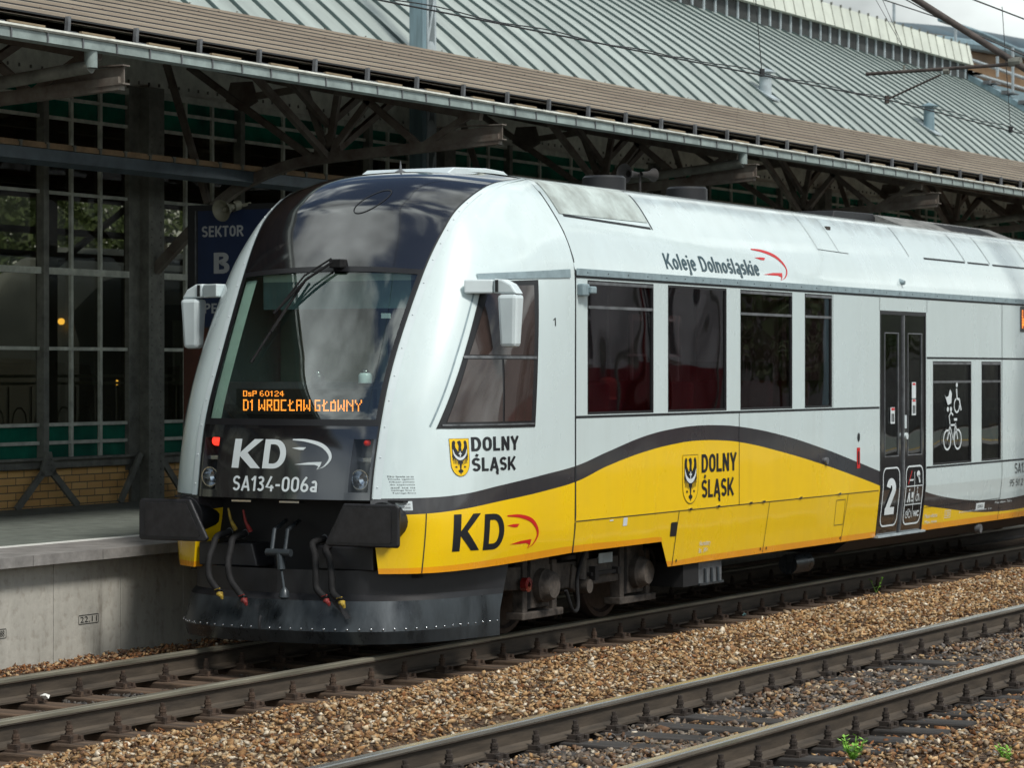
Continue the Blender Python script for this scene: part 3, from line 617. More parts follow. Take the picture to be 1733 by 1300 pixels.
# ---- side windows
def window(q, sg):
    x0, x1, z0, z1, kind = q; yo = 1.437*sg; t = .02
    f = MB()
    def ring(a, b, c, d, w_, ya, yb):
        f.box(a, b, min(ya, yb), max(ya, yb), c, c+w_); f.box(a, b, min(ya, yb), max(ya, yb), d-w_, d); f.box(a, a+w_, min(ya, yb), max(ya, yb), c+w_, d-w_); f.box(b-w_, b, min(ya, yb), max(ya, yb), c+w_, d-w_)
    ring(x0, x1, z0, z1, t, yo, yo-.05*sg)
    fo = f.build('window', 'black_frame', car)
    g = MB(); zb = z0+(z1-z0)*.80
    yg = yo-.012*sg
    if kind == 'open':
        g.box(x0+t, x1-t, min(yg, yg-.006*sg), max(yg, yg-.006*sg), z0+t, zb-.012); g.box(x0+t, x1-t, min(yg, yg-.006*sg), max(yg, yg-.006*sg), zb+.012, z1-t)
        b = MB(); b.box(x0+.012, x1-.012, min(yo+.004*sg, yg), max(yo+.004*sg, yg), zb-.012, zb+.012); b.box(x0+.012, x1-.012, min(yo+.006*sg, yg), max(yo+.006*sg, yg), z1-.035, z1-.012)
        b.build('glazing_bar', 'steel_grey', fo)
    else: g.box(x0+t, x1-t, min(yg, yg-.006*sg), max(yg, yg-.006*sg), z0+t, z1-t)
    g.build('pane', 'window_glass' if z0 > 1.5 else 'window_glass_green', fo)
    return fo
wo = [window(q, -1) for q in WIN]
for q in WIN: window(q, 1)

# ---- cab side windows (in the nose side)
def cab_window(sg):
    f3, f1 = on_side(.006), on_side(.009)
    mir = (lambda f: (lambda x, z: f(x, z))) if sg < 0 else (lambda f: (lambda x, z: (lambda p: (p[0], -p[1], p[2]))(f(x, z))))
    o = [(.595, 1.742), (1.715, 1.742), (1.845, 2.915), (1.25, 2.885)]
    def lerp(p, q, t): return (p[0]+(q[0]-p[0])*t, p[1]+(q[1]-p[1])*t)
    def cell(mb, quad, fn, n=12, m=16): mb.grid([[fn(*lerp(lerp(quad[0], quad[1], i/n), lerp(quad[3], quad[2], i/n), j/m)) for j in range(m+1)] for i in range(n+1)])
    a = MB(); cell(a, o, mir(f3)); fo = a.build('cab_side_window', 'black_frame', car)
    P = MB()
    cell(P, [(.965, 2.31), (1.71, 2.31), (1.775, 2.87), (1.30, 2.85)], mir(f1))
    cell(P, [(.68, 1.79), (1.24, 1.79), (1.275, 2.275), (.945, 2.275)], mir(f1)); cell(P, [(1.265, 1.79), (1.65, 1.79), (1.705, 2.275), (1.30, 2.275)], mir(f1))
    P.build('pane', mat('cab_pane', (.050, .034, .030), .05, coat=.6, var=.3, scale=1.2), fo)
    B = MB(); stroke(B, dense([(.91, 2.292), (1.75, 2.292)], .1), .02, mir(on_side(.014))); stroke(B, dense([(.64, 1.768), (1.69, 1.768)], .1), .012, mir(on_side(.014))); B.build('glazing_bar', 'steel_grey', fo)
    Tm = MB(); stroke(Tm, dense([(.56, 1.76), (.86, 2.30), (1.20, 2.88)], .06), .012, mir(on_side(.004))); Tm.build('window_trim', 'grey_strip', fo)
cab_window(-1); cab_window(1)

# ---- passenger door
dx0, dx1, dz0, dz1 = DOOR; dm = (dx0+dx1)/2
df = MB(); yb = lambda z: -side_y(z)
def slab(mb, x0, x1, z0, z1, off, th=.03, n=6):
    zs = sorted({z0, z1} | {z for z in (.70, .95) if z0 < z < z1})
    for a, b in zip(zs, zs[1:]):
        ya, yc = -side_y(a)-off, -side_y(b)-off
        mb.add([(x0, ya, a), (x1, ya, a), (x1, yc, b), (x0, yc, b), (x0, ya+th, a), (x1, ya+th, a), (x1, yc+th, b), (x0, yc+th, b)],
               [(0, 1, 2, 3), (4, 7, 6, 5), (0, 4, 5, 1), (1, 5, 6, 2), (2, 6, 7, 3), (3, 7, 4, 0)])
slab(df, dx0, dx1, dz1-.03, dz1+.01, .004); slab(df, dx0, dx0+.025, dz0, dz1-.03, .004); slab(df, dx1-.025, dx1, dz0, dz1-.03, .004)
dfo = df.build('door_frame', 'black_frame', car)
for (a, b, pa, pb) in ((dx0+.027, dm-.018, 9.42, 9.83), (dm+.018, dx1-.027, 10.10, 10.53)):
    m_ = MB()
    slab(m_, a, b, dz0, 1.29, -.004); slab(m_, a, b, 2.585, dz1-.032, -.004); slab(m_, a, pa, 1.29, 2.585, -.004); slab(m_, pb, b, 1.29, 2.585, -.004)
    lf = m_.build('door', 'black_gloss', car)
    g = MB(); slab(g, pa+.012, pb-.012, 1.302, 2.573, -.010, .006); g.build('pane', 'window_glass_green', lf)
    g = MB(); slab(g, pa, pb, 1.29, 1.302, .001, .01); slab(g, pa, pb, 2.573, 2.585, .001, .01); slab(g, pa, pa+.012, 1.302, 2.573, .001, .01); slab(g, pb-.012, pb, 1.302, 2.573, .001, .01)
    g.build('pane_trim', 'steel_grey', lf)
s_ = MB(); slab(s_, dm-.016, dm+.016, dz0, dz1-.032, .012); s_.build('door_seal', 'steel_grey', car)
s_ = MB(); s_.box(dx0-.02, dx1+.02, -1.43, -1.36, .462, .482); s_.build('door_sill', 'galv', car)
s_ = MB(); s_.cyl((dm+.03, -1.46, 1.50), 'y', .035, .03, 18); s_.box(dm+.005, dm+.05, -1.46, -1.44, 1.58, 1.72); s_.build('door_button', 'white_part', car)
DS = on_side(.016); DW = MB()
def dpt(x, z): return (x, -side_y(z)-.007, z)
stroke(DW, rrect(9.36, 9.84, .575, 1.175, .09), .017, dpt, True); stroke(DW, rrect(10.03, 10.54, .565, 1.175, .09), .017, dpt, True)
put_caps(DW, '2', 9.46, 9.73, .69, 1.07, dpt, .20)
stroke(DW, [(10.05, .77), (10.52, .77)], .010, dpt); stroke(DW, [(10.05, .965), (10.52, .965)], .010, dpt); stroke(DW, [(10.285, .63), (10.285, 1.12)], .010, dpt)
# small pictograms in the right-hand box
fan(DW, circ(10.40, 1.09, .05, .035, 12), dpt); fan(DW, [(10.42, 1.08), (10.46, 1.0), (10.43, .99), (10.39, 1.07)], dpt); stroke(DW, [(10.12, 1.03), (10.25, 1.03)], .016, dpt)
for cx in (10.14,):
    fan(DW, circ(cx, .925, .014, n=10), dpt); fan(DW, [(cx-.02, .90), (cx+.02, .90), (cx+.045, .80), (cx+.02, .79), (cx, .85), (cx-.02, .79), (cx-.045, .80)], dpt)
fan(DW, [(10.21, .90), (10.27, .90), (10.27, .84), (10.22, .84)], dpt); fan(DW, circ(10.225, .81, .013, n=8), dpt); fan(DW, circ(10.26, .81, .013, n=8), dpt)
stroke(DW, [(10.38, .92), (10.38, .87), (10.43, .87), (10.46, .80)], .013, dpt); stroke(DW, circ(10.385, .835, .032, n=12), .009, dpt, True); fan(DW, circ(10.378, .94, .013, n=8), dpt)
stroke(DW, circ(10.12, .665, .035, n=12), .009, dpt, True); stroke(DW, circ(10.21, .665, .035, n=12), .009, dpt, True); stroke(DW, [(10.12, .665), (10.15, .72), (10.20, .72), (10.165, .665), (10.12, .665)], .009, dpt)
put_text(DW, 'WC', 10.32, 10.49, .635, .70, dpt, .04)
DW.build('door_markings', 'decal_white', car)
DR = MB(); dq = lambda x, z: (x, -side_y(z)-.010, z); stroke(DR, [(10.09, .99), (10.20, 1.13)], .014, dq); stroke(DR, [(8.675, 1.20), (8.675, 1.41)], .085, SIDE)
DR.build('red_markings', 'decal_red', car)
st = MB()
for (x, z) in ((9.64, 1.72), (10.27, 1.80), (10.27, 1.98)): st.box(x-.06, x+.06, -1.4440, -1.4415, z-.085, z+.085)
st.build('door_sticker', 'decal_white', car)
st = MB()
for (x, z) in ((9.64, 1.72), (10.27, 1.80)):
    st.box(x-.035, x-.008, -1.4462, -1.4445, z-.065, z+.02); st.box(x+.008, x+.035, -1.4462, -1.4445, z-.065, z+.02)
st.build('sticker_print', 'decal_black', car)
st = MB(); st.box(9.60, 9.60+.09, -1.4462, -1.4445, 1.775, 1.80); st.box(10.23, 10.31, -1.4462, -1.4445, 1.86, 1.88); st.box(10.23, 10.31, -1.4462, -1.4445, 2.035, 2.055); st.build('sticker_print', 'decal_red', car)

# ---- lettering and marks
def arc_mark(mb, x0, x1, z0, z1, fn, sgn=1):
    """swoosh of the operator's mark in the box x0..x1, z0..z1"""
    W, H = x1-x0, z1-z0; P = lambda a, b: (x0+a*W, z0+b*H)
    c = spline([P(.0, 1.0), P(.35, .97), (x0+.70*W, z0+.84*H), (x0+.90*W, z0+.62*H), (x0+.96*W, z0+.38*H), (x0+.84*W, z0+.13*H), (x0+.68*W, z0+.02*H)], 6)
    n = len(c); wd = [H*.07*(.15+1.7*math.sin(PI*min(1, max(0, .1+.95*i/(n-1))))**1.2) for i in range(n)]; stroke(mb, c, wd, fn)
    fan(mb, [P(.0, .72), P(.18, .75), P(.36, .745), P(.30, .66), P(.20, .66)], fn)
    fan(mb, [P(.10, .17), P(.45, .25), P(.77, .27), P(.74, .12), P(.66, .0), P(.70, .13), P(.60, .17), P(.4, .165)], fn)
class Words:
    """hands out one mesh per word or mark"""
    def __init__(s, name, m, parent): s.a = (name, m, parent)
    def add(s, *k): s.cur.add(*k)
    def __call__(s, f, *a, **k): b = MB(); f(b, *a, **k); b.build(*s.a); return s
def word(mb, s, x0, x1, z0, z1, fn, bold=.02): put_text(mb, s, x0, x1, z0, z1, fn, bold)
LT = Words('lettering', 'decal_black', car)
LT(put_caps, 'DOLNY', .885, 1.46, 1.565, 1.675, SIDE, .18, .08); LT(put_caps, 'ŚLĄSK', .885, 1.41, 1.41, 1.515, SIDE, .18, .08)
LT(put_caps, 'DOLNY', 4.87, 5.64, 1.275, 1.44, SIDE, .17, .08); LT(put_caps, 'ŚLĄSK', 4.87, 5.565, 1.05, 1.212, SIDE, .17, .08)
def big_K(mb, x0, x1, z0, z1, fn, s=.26):
    W, H = x1-x0, z1-z0; P = lambda a, b: (x0+a*W, z0+b*H)
    fan(mb, [P(0, 0), P(s, 0), P(s+.03, 1), P(.03, 1)], fn); fan(mb, [P(s-.02, .50), P(.72, 1), P(1.02, 1), P(.52, .53), P(1.0, 0), P(.68, 0), P(s-.02, .44)], fn)
def big_D(mb, x0, x1, z0, z1, fn, s=.26):
    W, H = x1-x0, z1-z0
    o = [(0, 0), (.03, 1), (.45, 1)] + [(.45+.55*math.sin(a)**.9, .5+.5*math.cos(a)) for a in [PI*i/14 for i in range(1, 14)]] + [(.45, 0)]
    i_ = [(s+.0, .17), (s+.02, .83), (.45, .83)] + [(.45+.29*math.sin(a)**.9, .5+.33*math.cos(a)) for a in [PI*i/14 for i in range(1, 14)]] + [(.45, .17)]
    m = len(o); P = [(x0+a*W, z0+b*H) for a, b in o+i_]; emit(mb, P, [(k, (k+1) % m, m+(k+1) % m, m+k) for k in range(m)], fn)
LT(big_K, .68, .97, .80, 1.085, SIDE); LT(big_D, 1.015, 1.275, .795, 1.075, SIDE)
LT(put_caps, '1', 2.045, 2.08, 2.55, 2.615, SIDE, .12)
LT(put_caps, 'SA134-006', 13.62, 14.55, .99, 1.11, SIDE, .11); LT(put_caps, '95 51 2 820 006-4', 13.46, 14.7, .845, .925, SIDE, .11)
LT(fan, rrect(4.255, 4.385, .735, .86, .015), SIDE); LT(fan, circ(8.68, 1.515, .035, .045, 16), on_side(.004))
for x in (6.30, 6.44, 8.30, 4.44): LT(fan, circ(x, .515, .014, n=10), on_side(.004))
LT(fan, [(8.66, 1.37), (8.69, 1.37), (8.69, 1.24), (8.66, 1.24)], on_side(.006))

LS = Words('lettering', 'decal_slate', car); LS(put_caps, 'Koleje Dolnośląskie', 4.17, 6.22, 3.075, 3.215, SIDE, .15, .075)
LR = Words('swoosh_mark', 'decal_red', car); LR(arc_mark, 1.31, 1.80, .775, 1.05, SIDE); LR(arc_mark, 6.22, 6.93, 3.04, 3.325, SIDE)
LW = Words('lettering', 'decal_white', car); LW(put_text, 'Akumulatory\nBat.  24V=', 4.90, 5.14, .555, .665, SIDE)
LW(put_text, 'Masa własna', 10.70, 11.10, .60, .645, SIDE); LW(put_text, 'Max. masa', 10.72, 11.10, .54, .575, SIDE); LW(stroke, rrect(11.33, 11.52, .575, .655, .01), .006, SIDE, True); LW(put_text, '120', 11.36, 11.49, .59, .64, SIDE)
LW(put_text, 'Pojemność zbiorników 2 x', 11.8, 12.9, .60, .63, SIDE); LW(put_text, 'Masa własna  76,0 t', 13.0, 13.6, .66, .69, SIDE)
LW(fan, rrect(3.29, 3.37, .875, .945, .008), SIDE); LW(fan, rrect(3.03, 3.10, .928, .94, .003), SIDE)
LW(fan, rrect(12.35, 12.64, .62, .695, .008), SIDE); LW(fan, rrect(.325, .395, 1.125, 1.195, .004), on_side(.006))

LB = MB()
put_text(LB, 'LEGNICA', 12.40, 12.59, .64, .675, on_side(.006))
for k in range(7): put_text(LB, ['Do lawia sa aa', 'Dozla vgatiom', 'Obsen pometia', 'do zaparowaia', 'aof ica itz', 'natinga Sroa sr', 'Tatnega Brova'][k], .32, .42, 1.375-.021*k, 1.388-.021*k, SIDE)
for k in range(2): put_text(LB, ['WROCL WRG XXX', 'UPL TO OLDK'][k], .335, .385, 1.165-.025*k, 1.178-.025*k, on_side(.009))
LB.build('small_print', 'decal_black', car)
# locker latches
lt = MB()
for x in (4.62, 5.22, 5.95, 6.25, 7.15, 8.15): lt.box(x-.03, x+.03, -1.455, -1.44, .955, .972)
lt.build('locker_latch', 'chrome', car)
kn = MB(); kn.cyl((7.80, -1.45, 1.30), 'y', .035, .03, 18); kn.build('fuel_cap', 'steel_grey', car)

def shield(x0, x1, z0, z1, outline_only):
    W, H = x1-x0, z1-z0; P = lambda a, b: (x0+a*W, z0+b*H)
    edge = [(0, 1), (1, 1), (1, .42)] + [(.5+.5*math.cos(a), .36+.36*math.sin(-a)) for a in [PI*i/12 for i in range(1, 12)]] + [(0, .42)]
    a = MB(); fan(a, [P(*q) for q in edge], on_side(.0035)); so = a.build('coat_of_arms', 'decal_yellow', car)
    b = MB(); f6, f8 = on_side(.0045), on_side(.006)
    stroke(b, [P(*q) for q in edge], W*.02, f6, True)
    for s in (1, -1):
        Q = lambda u, v: P(.5+s*u, v)
        fan(b, [Q(.0, .70), Q(.10, .66), Q(.22, .76), Q(.24, .84), Q(.21, .90), Q(.25, .94), Q(.32, .95), Q(.38, .90), Q(.40, .80), Q(.40, .66), Q(.36, .56), Q(.28, .47), Q(.16, .42), Q(.0, .40)], f6)
        for (u, v, u2, v2) in ((.37, .62, .41, .50), (.35, .58, .39, .42), (.31, .54, .35, .34), (.25, .50, .28, .33), (.18, .47, .20, .32), (.10, .45, .13, .30)): stroke(b, [Q(u, v), Q(u2, v2)], [W*.055, W*.03], f6)
        for k in range(3): a_ = PI*k/3+.3; stroke(b, [Q(.23+.07*math.cos(a_), .25+.032*math.sin(a_)), Q(.23-.07*math.cos(a_), .25-.032*math.sin(a_))], W*.025, f6)
    fan(b, [P(.41, .68), P(.44, .80), P(.40, .88), P(.36, .90), P(.42, .93), P(.50, .95), P(.57, .92), P(.60, .84), P(.57, .76), P(.60, .66)], f6)
    fan(b, [P(.34, .44), P(.66, .44), P(.56, .30), P(.53, .18), P(.47, .18), P(.44, .30)], f6)
    fan(b, [P(.36, .15), P(.46, .19), P(.54, .19), P(.64, .15), P(.60, .10), P(.55, .10), P(.5, .04), P(.45, .10), P(.40, .10)], f6); b.build('eagle', 'decal_black', so)
    c = MB(); m_ = spline([P(.13, .73), P(.20, .58), P(.35, .49), P(.5, .465), P(.65, .49), P(.80, .58), P(.87, .73)], 5); n = len(m_)
    stroke(c, m_, [W*.12*math.sin(PI*i/(n-1))**.7+1e-4 for i in range(n)], f8); stroke(c, [P(.5, .52), P(.5, .66)], W*.05, f8); stroke(c, [P(.42, .60), P(.58, .60)], W*.05, f8); c.build('crescent', 'decal_white', so)
shield(.68, .86, 1.375, 1.665, 0); shield(4.47, 4.79, 1.01, 1.44, 0)
# bicycle, pram and wheelchair signs on the lower window
PG = MB(); pf = lambda x, z: (x, -1.4425, z)
cx, cz = 11.42, 1.42
for x in (11.31, 11.65): stroke(PG, circ(x, 1.43, .115, .105, 24), .022, pf, True)
stroke(PG, [(11.31, 1.43), (11.40, 1.59), (11.58, 1.59), (11.65, 1.43)], .024, pf); stroke(PG, [(11.39, 1.60), (11.50, 1.43), (11.58, 1.61)], .024, pf); stroke(PG, [(11.41, 1.57), (11.37, 1.69), (11.43, 1.73), (11.50, 1.70)], .024, pf); stroke(PG, [(11.53, 1.65), (11.63, 1.65)], .028, pf)
fan(PG, [(11.22, 1.93), (11.27, 1.895), (11.35, 1.91), (11.40, 1.985), (11.46, 1.94), (11.44, 1.83), (11.33, 1.81), (11.28, 1.87)], pf); fan(PG, circ(11.33, 1.765, .032, .028, 10), pf); fan(PG, circ(11.43, 1.765, .032, .028, 10), pf)
fan(PG, circ(11.62, 2.03, .028, .026, 12), pf); stroke(PG, [(11.61, 1.99), (11.63, 1.88), (11.70, 1.87), (11.76, 1.75)], .032, pf); stroke(PG, circ(11.62, 1.805, .085, .075, 18, PI*.6, PI*2), .022, pf)
PG.build('pictograms', 'decal_white', wo[4])
# destination screen on the side
s_ = MB(); s_.box(13.82, 15.2, -1.446, -1.438, 2.64, 2.94); sd_ = s_.build('side_display', 'black_frame', car)

# ---- front lettering
FL = MB()
big_K(FL, -.455, -.175, 1.43, 1.655, FRm, .25); big_D(FL, -.155, .055, 1.43, 1.655, FRm, .27)
arc_mark(FL, .10, .455, 1.425, 1.655, FRm); put_caps(FL, 'SA134-006a', -.425, .355, 1.255, 1.37, FRm, .145, .10, (-1, 0, 0))
FL.build('front_lettering', 'decal_white', front_panel)
ov = MB(); stroke(ov, [(.18+.115*math.cos(a)+.05*math.sin(a), 3.545+.095*math.sin(a)+.02*math.cos(a)) for a in [2*PI*i/40 for i in range(40)]], .008, lambda u, v: on_front(.004)(-u, v), True)
ov.build('roof_cover_ring', 'joint', car)

# ---- headlights
for sg in (1, -1):
    hb = MB(); hb.grid([[tuple(np.array(surf(sg*(1.5+.43*i/4), 2.12+.68*j/8)) + np.array((.14, 0, 0))) for j in range(9)] for i in range(5)])
    for (a, b, c, d) in ((1.5, 1.93, 2.12, 2.12), (1.5, 1.93, 2.80, 2.80), (1.5, 1.5, 2.12, 2.80), (1.93, 1.93, 2.12, 2.80)):
        hb.grid([[tuple(np.array(surf(sg*(a+(b-a)*t/6), c+(d-c)*t/6))+np.array((k, 0, 0))) for k in (0, .14)] for t in range(7)])
    h = hb.build('headlight', 'interior_dark', car)
    cx_, cy_, cz_ = surf(sg*1.71, 2.30)
    b_ = MB(); b_.lathe((cx_+.10, cy_, cz_), (-1, 0, 0), [(.02, 0), (.05, .01), (.072, .05), (.078, .085), (.07, .085)], 24); b_.build('reflector', 'chrome', h)
    b_ = MB(); p = surf(sg*1.72, 2.70); b_.lathe((p[0]+.058, -.71 if sg > 0 else .675, 1.635), (-1, 0, 0), [(.022 if sg > 0 else .038, .0), (.022 if sg > 0 else .036, .03), (.015, .045), (.001, .05)], 20); b_.build('tail_lamp', 'tail_dim' if sg > 0 else 'tail_red', h)
    b_ = MB(); b_.box(p[0]+.05, p[0]+.11, cy_-.08, cy_+.08, 1.49, 1.52); b_.build('lamp_divider', 'chrome', h)
    g = MB(); patch(g, sg*1.5, sg*1.93, 2.12, 2.80, 6, 8, 0); g.build('lens', 'lens', h)

# ---- destination display behind the windscreen
F5 = {'D': '1110,1001,1001,1001,1001,1001,1110', '1': '010,110,010,010,010,010,010', 'W': '10001,10001,10001,10101,10101,11011,10001', 'R': '1111,1001,1001,1111,1010,1001,1001', 'O': '1111,1001,1001,1001,1001,1001,1111',
      'C': '1111,1000,1000,1000,1000,1000,1111', 'Ł': '01000,01010,01100,11000,01000,01000,01111', 'A': '1111,1001,1001,1111,1001,1001,1001', 'G': '1111,1000,1000,1011,1001,1001,1111', 'Ó': '0010,1111,1001,1001,1001,1001,1111',
      'N': '10001,11001,10101,10011,10001,10001,10001', 'Y': '10001,10001,01010,00100,00100,00100,00100', 's': '000,000,111,100,111,001,111', 'P': '1111,1001,1001,1111,1000,1000,1000', '6': '0110,1000,1000,1110,1001,1001,0110',
      '0': '0110,1001,1001,1001,1001,1001,0110', '2': '0110,1001,0001,0010,0100,1000,1111', '4': '0010,0110,1010,1010,1111,0010,0010', ' ': '0,0,0,0,0,0,0'}
def led_text(mb, s, fn, y0, y1, z0, z1):
    cols = []
    for ch in s:
        g = F5[ch].split(','); cols += [[r[k] for r in g] for k in range(len(g[0]))] + [['0']*7]
    n = len(cols)-1; du = (y1-y0)/n; dv = (z1-z0)/7
    for i, c in enumerate(cols):
        for j, b in enumerate(c):
            if b == '1':
                u, v = y0+du*(i+.5), z1-dv*(j+.5); mb.add([fn(u-abs(du)*.42, v-dv*.42), fn(u+abs(du)*.42, v-dv*.42), fn(u+abs(du)*.42, v+dv*.42), fn(u-abs(du)*.42, v+dv*.42)], [(0, 1, 2, 3)])
sc_ = MB(); sc_.box(.50, .56, -.66, .60, 1.845, 2.045); scr = sc_.build('destination_display', 'black_frame', car)
ld = MB(); lf_ = lambda u, v: (.497, -u, v)
led_text(ld, 'OsP 60124', lf_, -.535, -.15, 1.985, 2.03); led_text(ld, 'D1 WROCŁAW GŁÓWNY', lf_, -.535, .565, 1.872, 1.962); ld.build('led_text', 'led', scr)
ld = MB(); led_text(ld, 'WROCŁAW GŁÓWNY', lambda u, v: (u, -1.449, v), 13.87, 15.15, 2.68, 2.90); ld.build('led_text', 'led', sd_)

# ---- cab interior
ci = MB(); ci.box(.50, 1.5, -.95, .95, 1.55, 1.80); ci.prism([(.56, 1.80), (.62, 1.92), (.95, 2.10), (1.10, 2.08), (1.3, 1.80)], 'y', -1.0, 1.0) ; ci.build('dashboard', 'interior_dark', car)
ci = MB(); ci.prism([(-y*.94, min(z, z*.985)) for y, z in SEC[1:]] + [(y*.94, min(z, z*.985)) for y, z in SEC[-2:0:-1]], 'x', 2.30, 2.36); ci.build('cab_bulkhead', 'interior_pale', car)
ci = MB(); ci.box(.9, 2.3, -1.3, 1.3, 1.15, 1.2); ci.build('cab_floor', 'interior_dark', car)
ci = MB(); ci.box(2.25, 2.29, -.45, .25, 1.2, 3.1); ci.build('cab_door', 'interior_dark', car)
ci = MB(); ci.box(.98, 1.0, -.72, .66, 2.68, 2.90); ci.build('sun_blind', mat('blind', (.10, .16, .17), .6), car)
ci = MB(); ci.box(.98, 1.04, -.72, .66, 2.90, 2.96); ci.build('blind_rail', 'interior_pale', car)
for sg in (1, -1):
    ci = MB(); ci.grid([[tuple(np.array(surf(sg*u, v, -.03))) for v in [3.05+i*.1 for i in range(20)]] for u in (1.62, 1.75, 1.95)]); 
    if sg < 0: ci.build('pillar_lining', 'interior_pale', car)
ci = MB(); ci.box(1.55, 1.65, -.85, -.35, 1.75, 2.6); ci.box(1.2, 1.65, -.85, -.35, 1.62, 1.75); ci.build('driver_seat', 'interior_dark', car)
ci = MB(); ci.box(2.20, 2.26, .35, 1.1, 1.9, 3.0); ci.build('cab_cabinet', 'interior_beige', car)
for (y, z, m_) in ((-.36, 2.19, 'white_part'), (.08, 2.18, 'black_frame')):
    c = MB(); c.lathe((.88, y, z-.10), (0, 0, 1), [(.055, 0), (.055, .06), (.045, .075), (.04, .08)], 20); co = c.build('dome_camera', m_, car)
    c = MB(); c.dome((.88, y, z-.02), .035, .035, 16); c.build('camera_dome', 'black_gloss', co)
c = MB(); c.box(.94, .97, -.54, -.47, 2.60, 2.64); c.build('blind_catch', 'white_part', car)
# ---- passenger interior
ci = MB(); ci.box(2.45, 20.3, -1.36, 1.36, .86, .90); ci.build('saloon_floor', 'interior_dark', car)
ci = MB(); ci.box(2.45, 20.3, -1.30, 1.30, 3.05, 3.08); ci.build('saloon_ceiling', 'interior_beige', car)
ci = MB(); ci.box(2.45, 20.3, 1.37, 1.40, .9, 1.75); ci.box(2.45, 9.2, -1.40, -1.37, .9, 1.78); ci.build('saloon_lining', 'interior_dark', car)
for x in (2.9, 3.7, 4.6, 5.5, 6.4, 7.3, 8.1):
    for y in (-.95, .95):
        s_ = MB(); s_.box(x-.24, x+.20, y-.40, y+.40, 1.22, 1.34); s_.box(x-.08, x+.08, y-.3, y+.3, .9, 1.22); s_.prism([(x+.14, 1.30), (x+.24, 1.30), (x+.34, 2.06), (x+.27, 2.10)], 'y', y-.40, y+.40); s_.build('passenger_seat', 'seat_red', car, .03)
for x in (5.0, 6.9, 9.0, 12.3):
    s_ = MB(); s_.tube([(x, -.45, .9), (x, -.45, 3.05)], .018, 10); s_.build('grab_pole', 'red_paint', car)

# ---- mirrors
for sg in (-1, 1):
    a = MB(); Y = lambda y: sg*y
    a.add([(1.04, Y(1.16), 2.90), (1.04, Y(1.16), 2.79), (1.24, Y(1.16), 2.79), (1.24, Y(1.16), 2.90), (1.14, Y(1.36), 2.90), (1.14, Y(1.36), 2.79), (1.26, Y(1.36), 2.79), (1.26, Y(1.36), 2.90)],
          [(0, 1, 2, 3), (4, 7, 6, 5), (0, 4, 5, 1), (1, 5, 6, 2), (2, 6, 7, 3), (3, 7, 4, 0)])
    ma = a.build('mirror', 'white_part', car, .012)
    b = MB(); b.prism([(Y(1.365), 2.79), (Y(1.365), 2.905), (Y(1.44), 2.90), (Y(1.52), 2.86), (Y(1.575), 2.785)], 'x', 1.14, 1.26); b.build('mirror_elbow', 'white_part', ma, .014)
    b = MB(); z = [2.78, 2.36]; b.add([(1.12, Y(1.405), 2.782), (1.27, Y(1.405), 2.782), (1.27, Y(1.58), 2.782), (1.12, Y(1.58), 2.782), (1.14, Y(1.42), 2.37), (1.25, Y(1.42), 2.37), (1.25, Y(1.56), 2.37), (1.14, Y(1.56), 2.37)],
                                      [(0, 1, 2, 3), (4, 7, 6, 5), (0, 4, 5, 1), (1, 5, 6, 2), (2, 6, 7, 3), (3, 7, 4, 0)]); b.build('mirror_housing', 'white_part', ma, .03)
    b = MB(); b.box(1.130, 1.139, Y(1.40)-.012, Y(1.40)+.012, 2.80, 2.895); b.build('hinge', 'black_frame', ma)
# lamp on the front corner of the body
b = MB(); b.box(2.43, 2.55, -1.50, -1.44, 2.80, 2.90); b.box(2.52, 2.62, -1.53, -1.46, 2.82, 2.88); b.build('side_lamp', 'grey_strip', car, .012)

# ---- wiper
b = MB(); b.box(.82, .93, -.17, -.06, 3.0, 3.07); wp = b.build('wiper', 'rubber', car, .01)
W1 = [FR(-.12, 3.04), FR(.16, 2.84), FR(.30, 2.62)]
def up(p, d=.05): return (p[0]-d, p[1], p[2]+d*.4)
b = MB(); b.tube([up(FR(-.10, 3.03), .06), up(FR(.10, 2.88), .07), up(FR(.33, 2.62), .05)], .011, 8); b.tube([up(FR(-.07, 3.05), .06), up(FR(.13, 2.91), .07), up(FR(.30, 2.66), .05)], .008, 8); b.build('wiper_arm', 'rubber', wp)
b = MB(); q = [up(FR(.14+(.44-.14)*t, 2.90+(2.24-2.90)*t), .025) for t in [i/8 for i in range(9)]]; b.tube(q, .011, 6); b.bar(q[3], q[5], .03, .02); b.build('wiper_blade', 'rubber', wp)

# ---- roof equipment
for x in (5.05, 6.85):
    b = MB(); b.lathe((x, -.38, 3.82), (0, 0, 1), [(.20, 0), (.20, .13), (.18, .15), (.001, .155)], 28); b.build('exhaust_outlet', 'plough_dark', car)
b = MB(); b.lathe((5.62, -.42, 4.02), (-1, .25, 0), [(.02, -.05), (.03, .05), (.06, .12), (.095, .16), (.085, .155), (.03, .10)], 20); b.lathe((5.66, -.50, 4.02), (1, -.25, 0), [(.02, -.05), (.03, .04), (.045, .10), (.065, .13), (.055, .12), (.02, .05)], 20); b.cyl((5.64, -.46, 3.93), 'z', .012, .2, 8); b.build('air_horn', 'bogie_dark', car)
b = MB(); b.lathe((1.95, -.05, 3.80), (0, 0, 1), [(.05, 0), (.045, .03), (.012, .05), (.003, .12)], 12); b.build('antenna', 'steel_grey', car)
b = MB(); b.prism([(2.0, 3.80), (2.15, 3.868), (2.7, 3.893), (3.0, 3.885), (3.1, 3.85)], 'y', -.45, .4); b.build('roof_fairing', 'white_part', car, .01)
b = MB(); b.prism([(10.2, 3.80), (10.25, 3.91), (11.4, 3.93), (11.6, 3.80)], 'y', -.55, .6); b.build('climate_unit', 'plough_dark', car, .01)
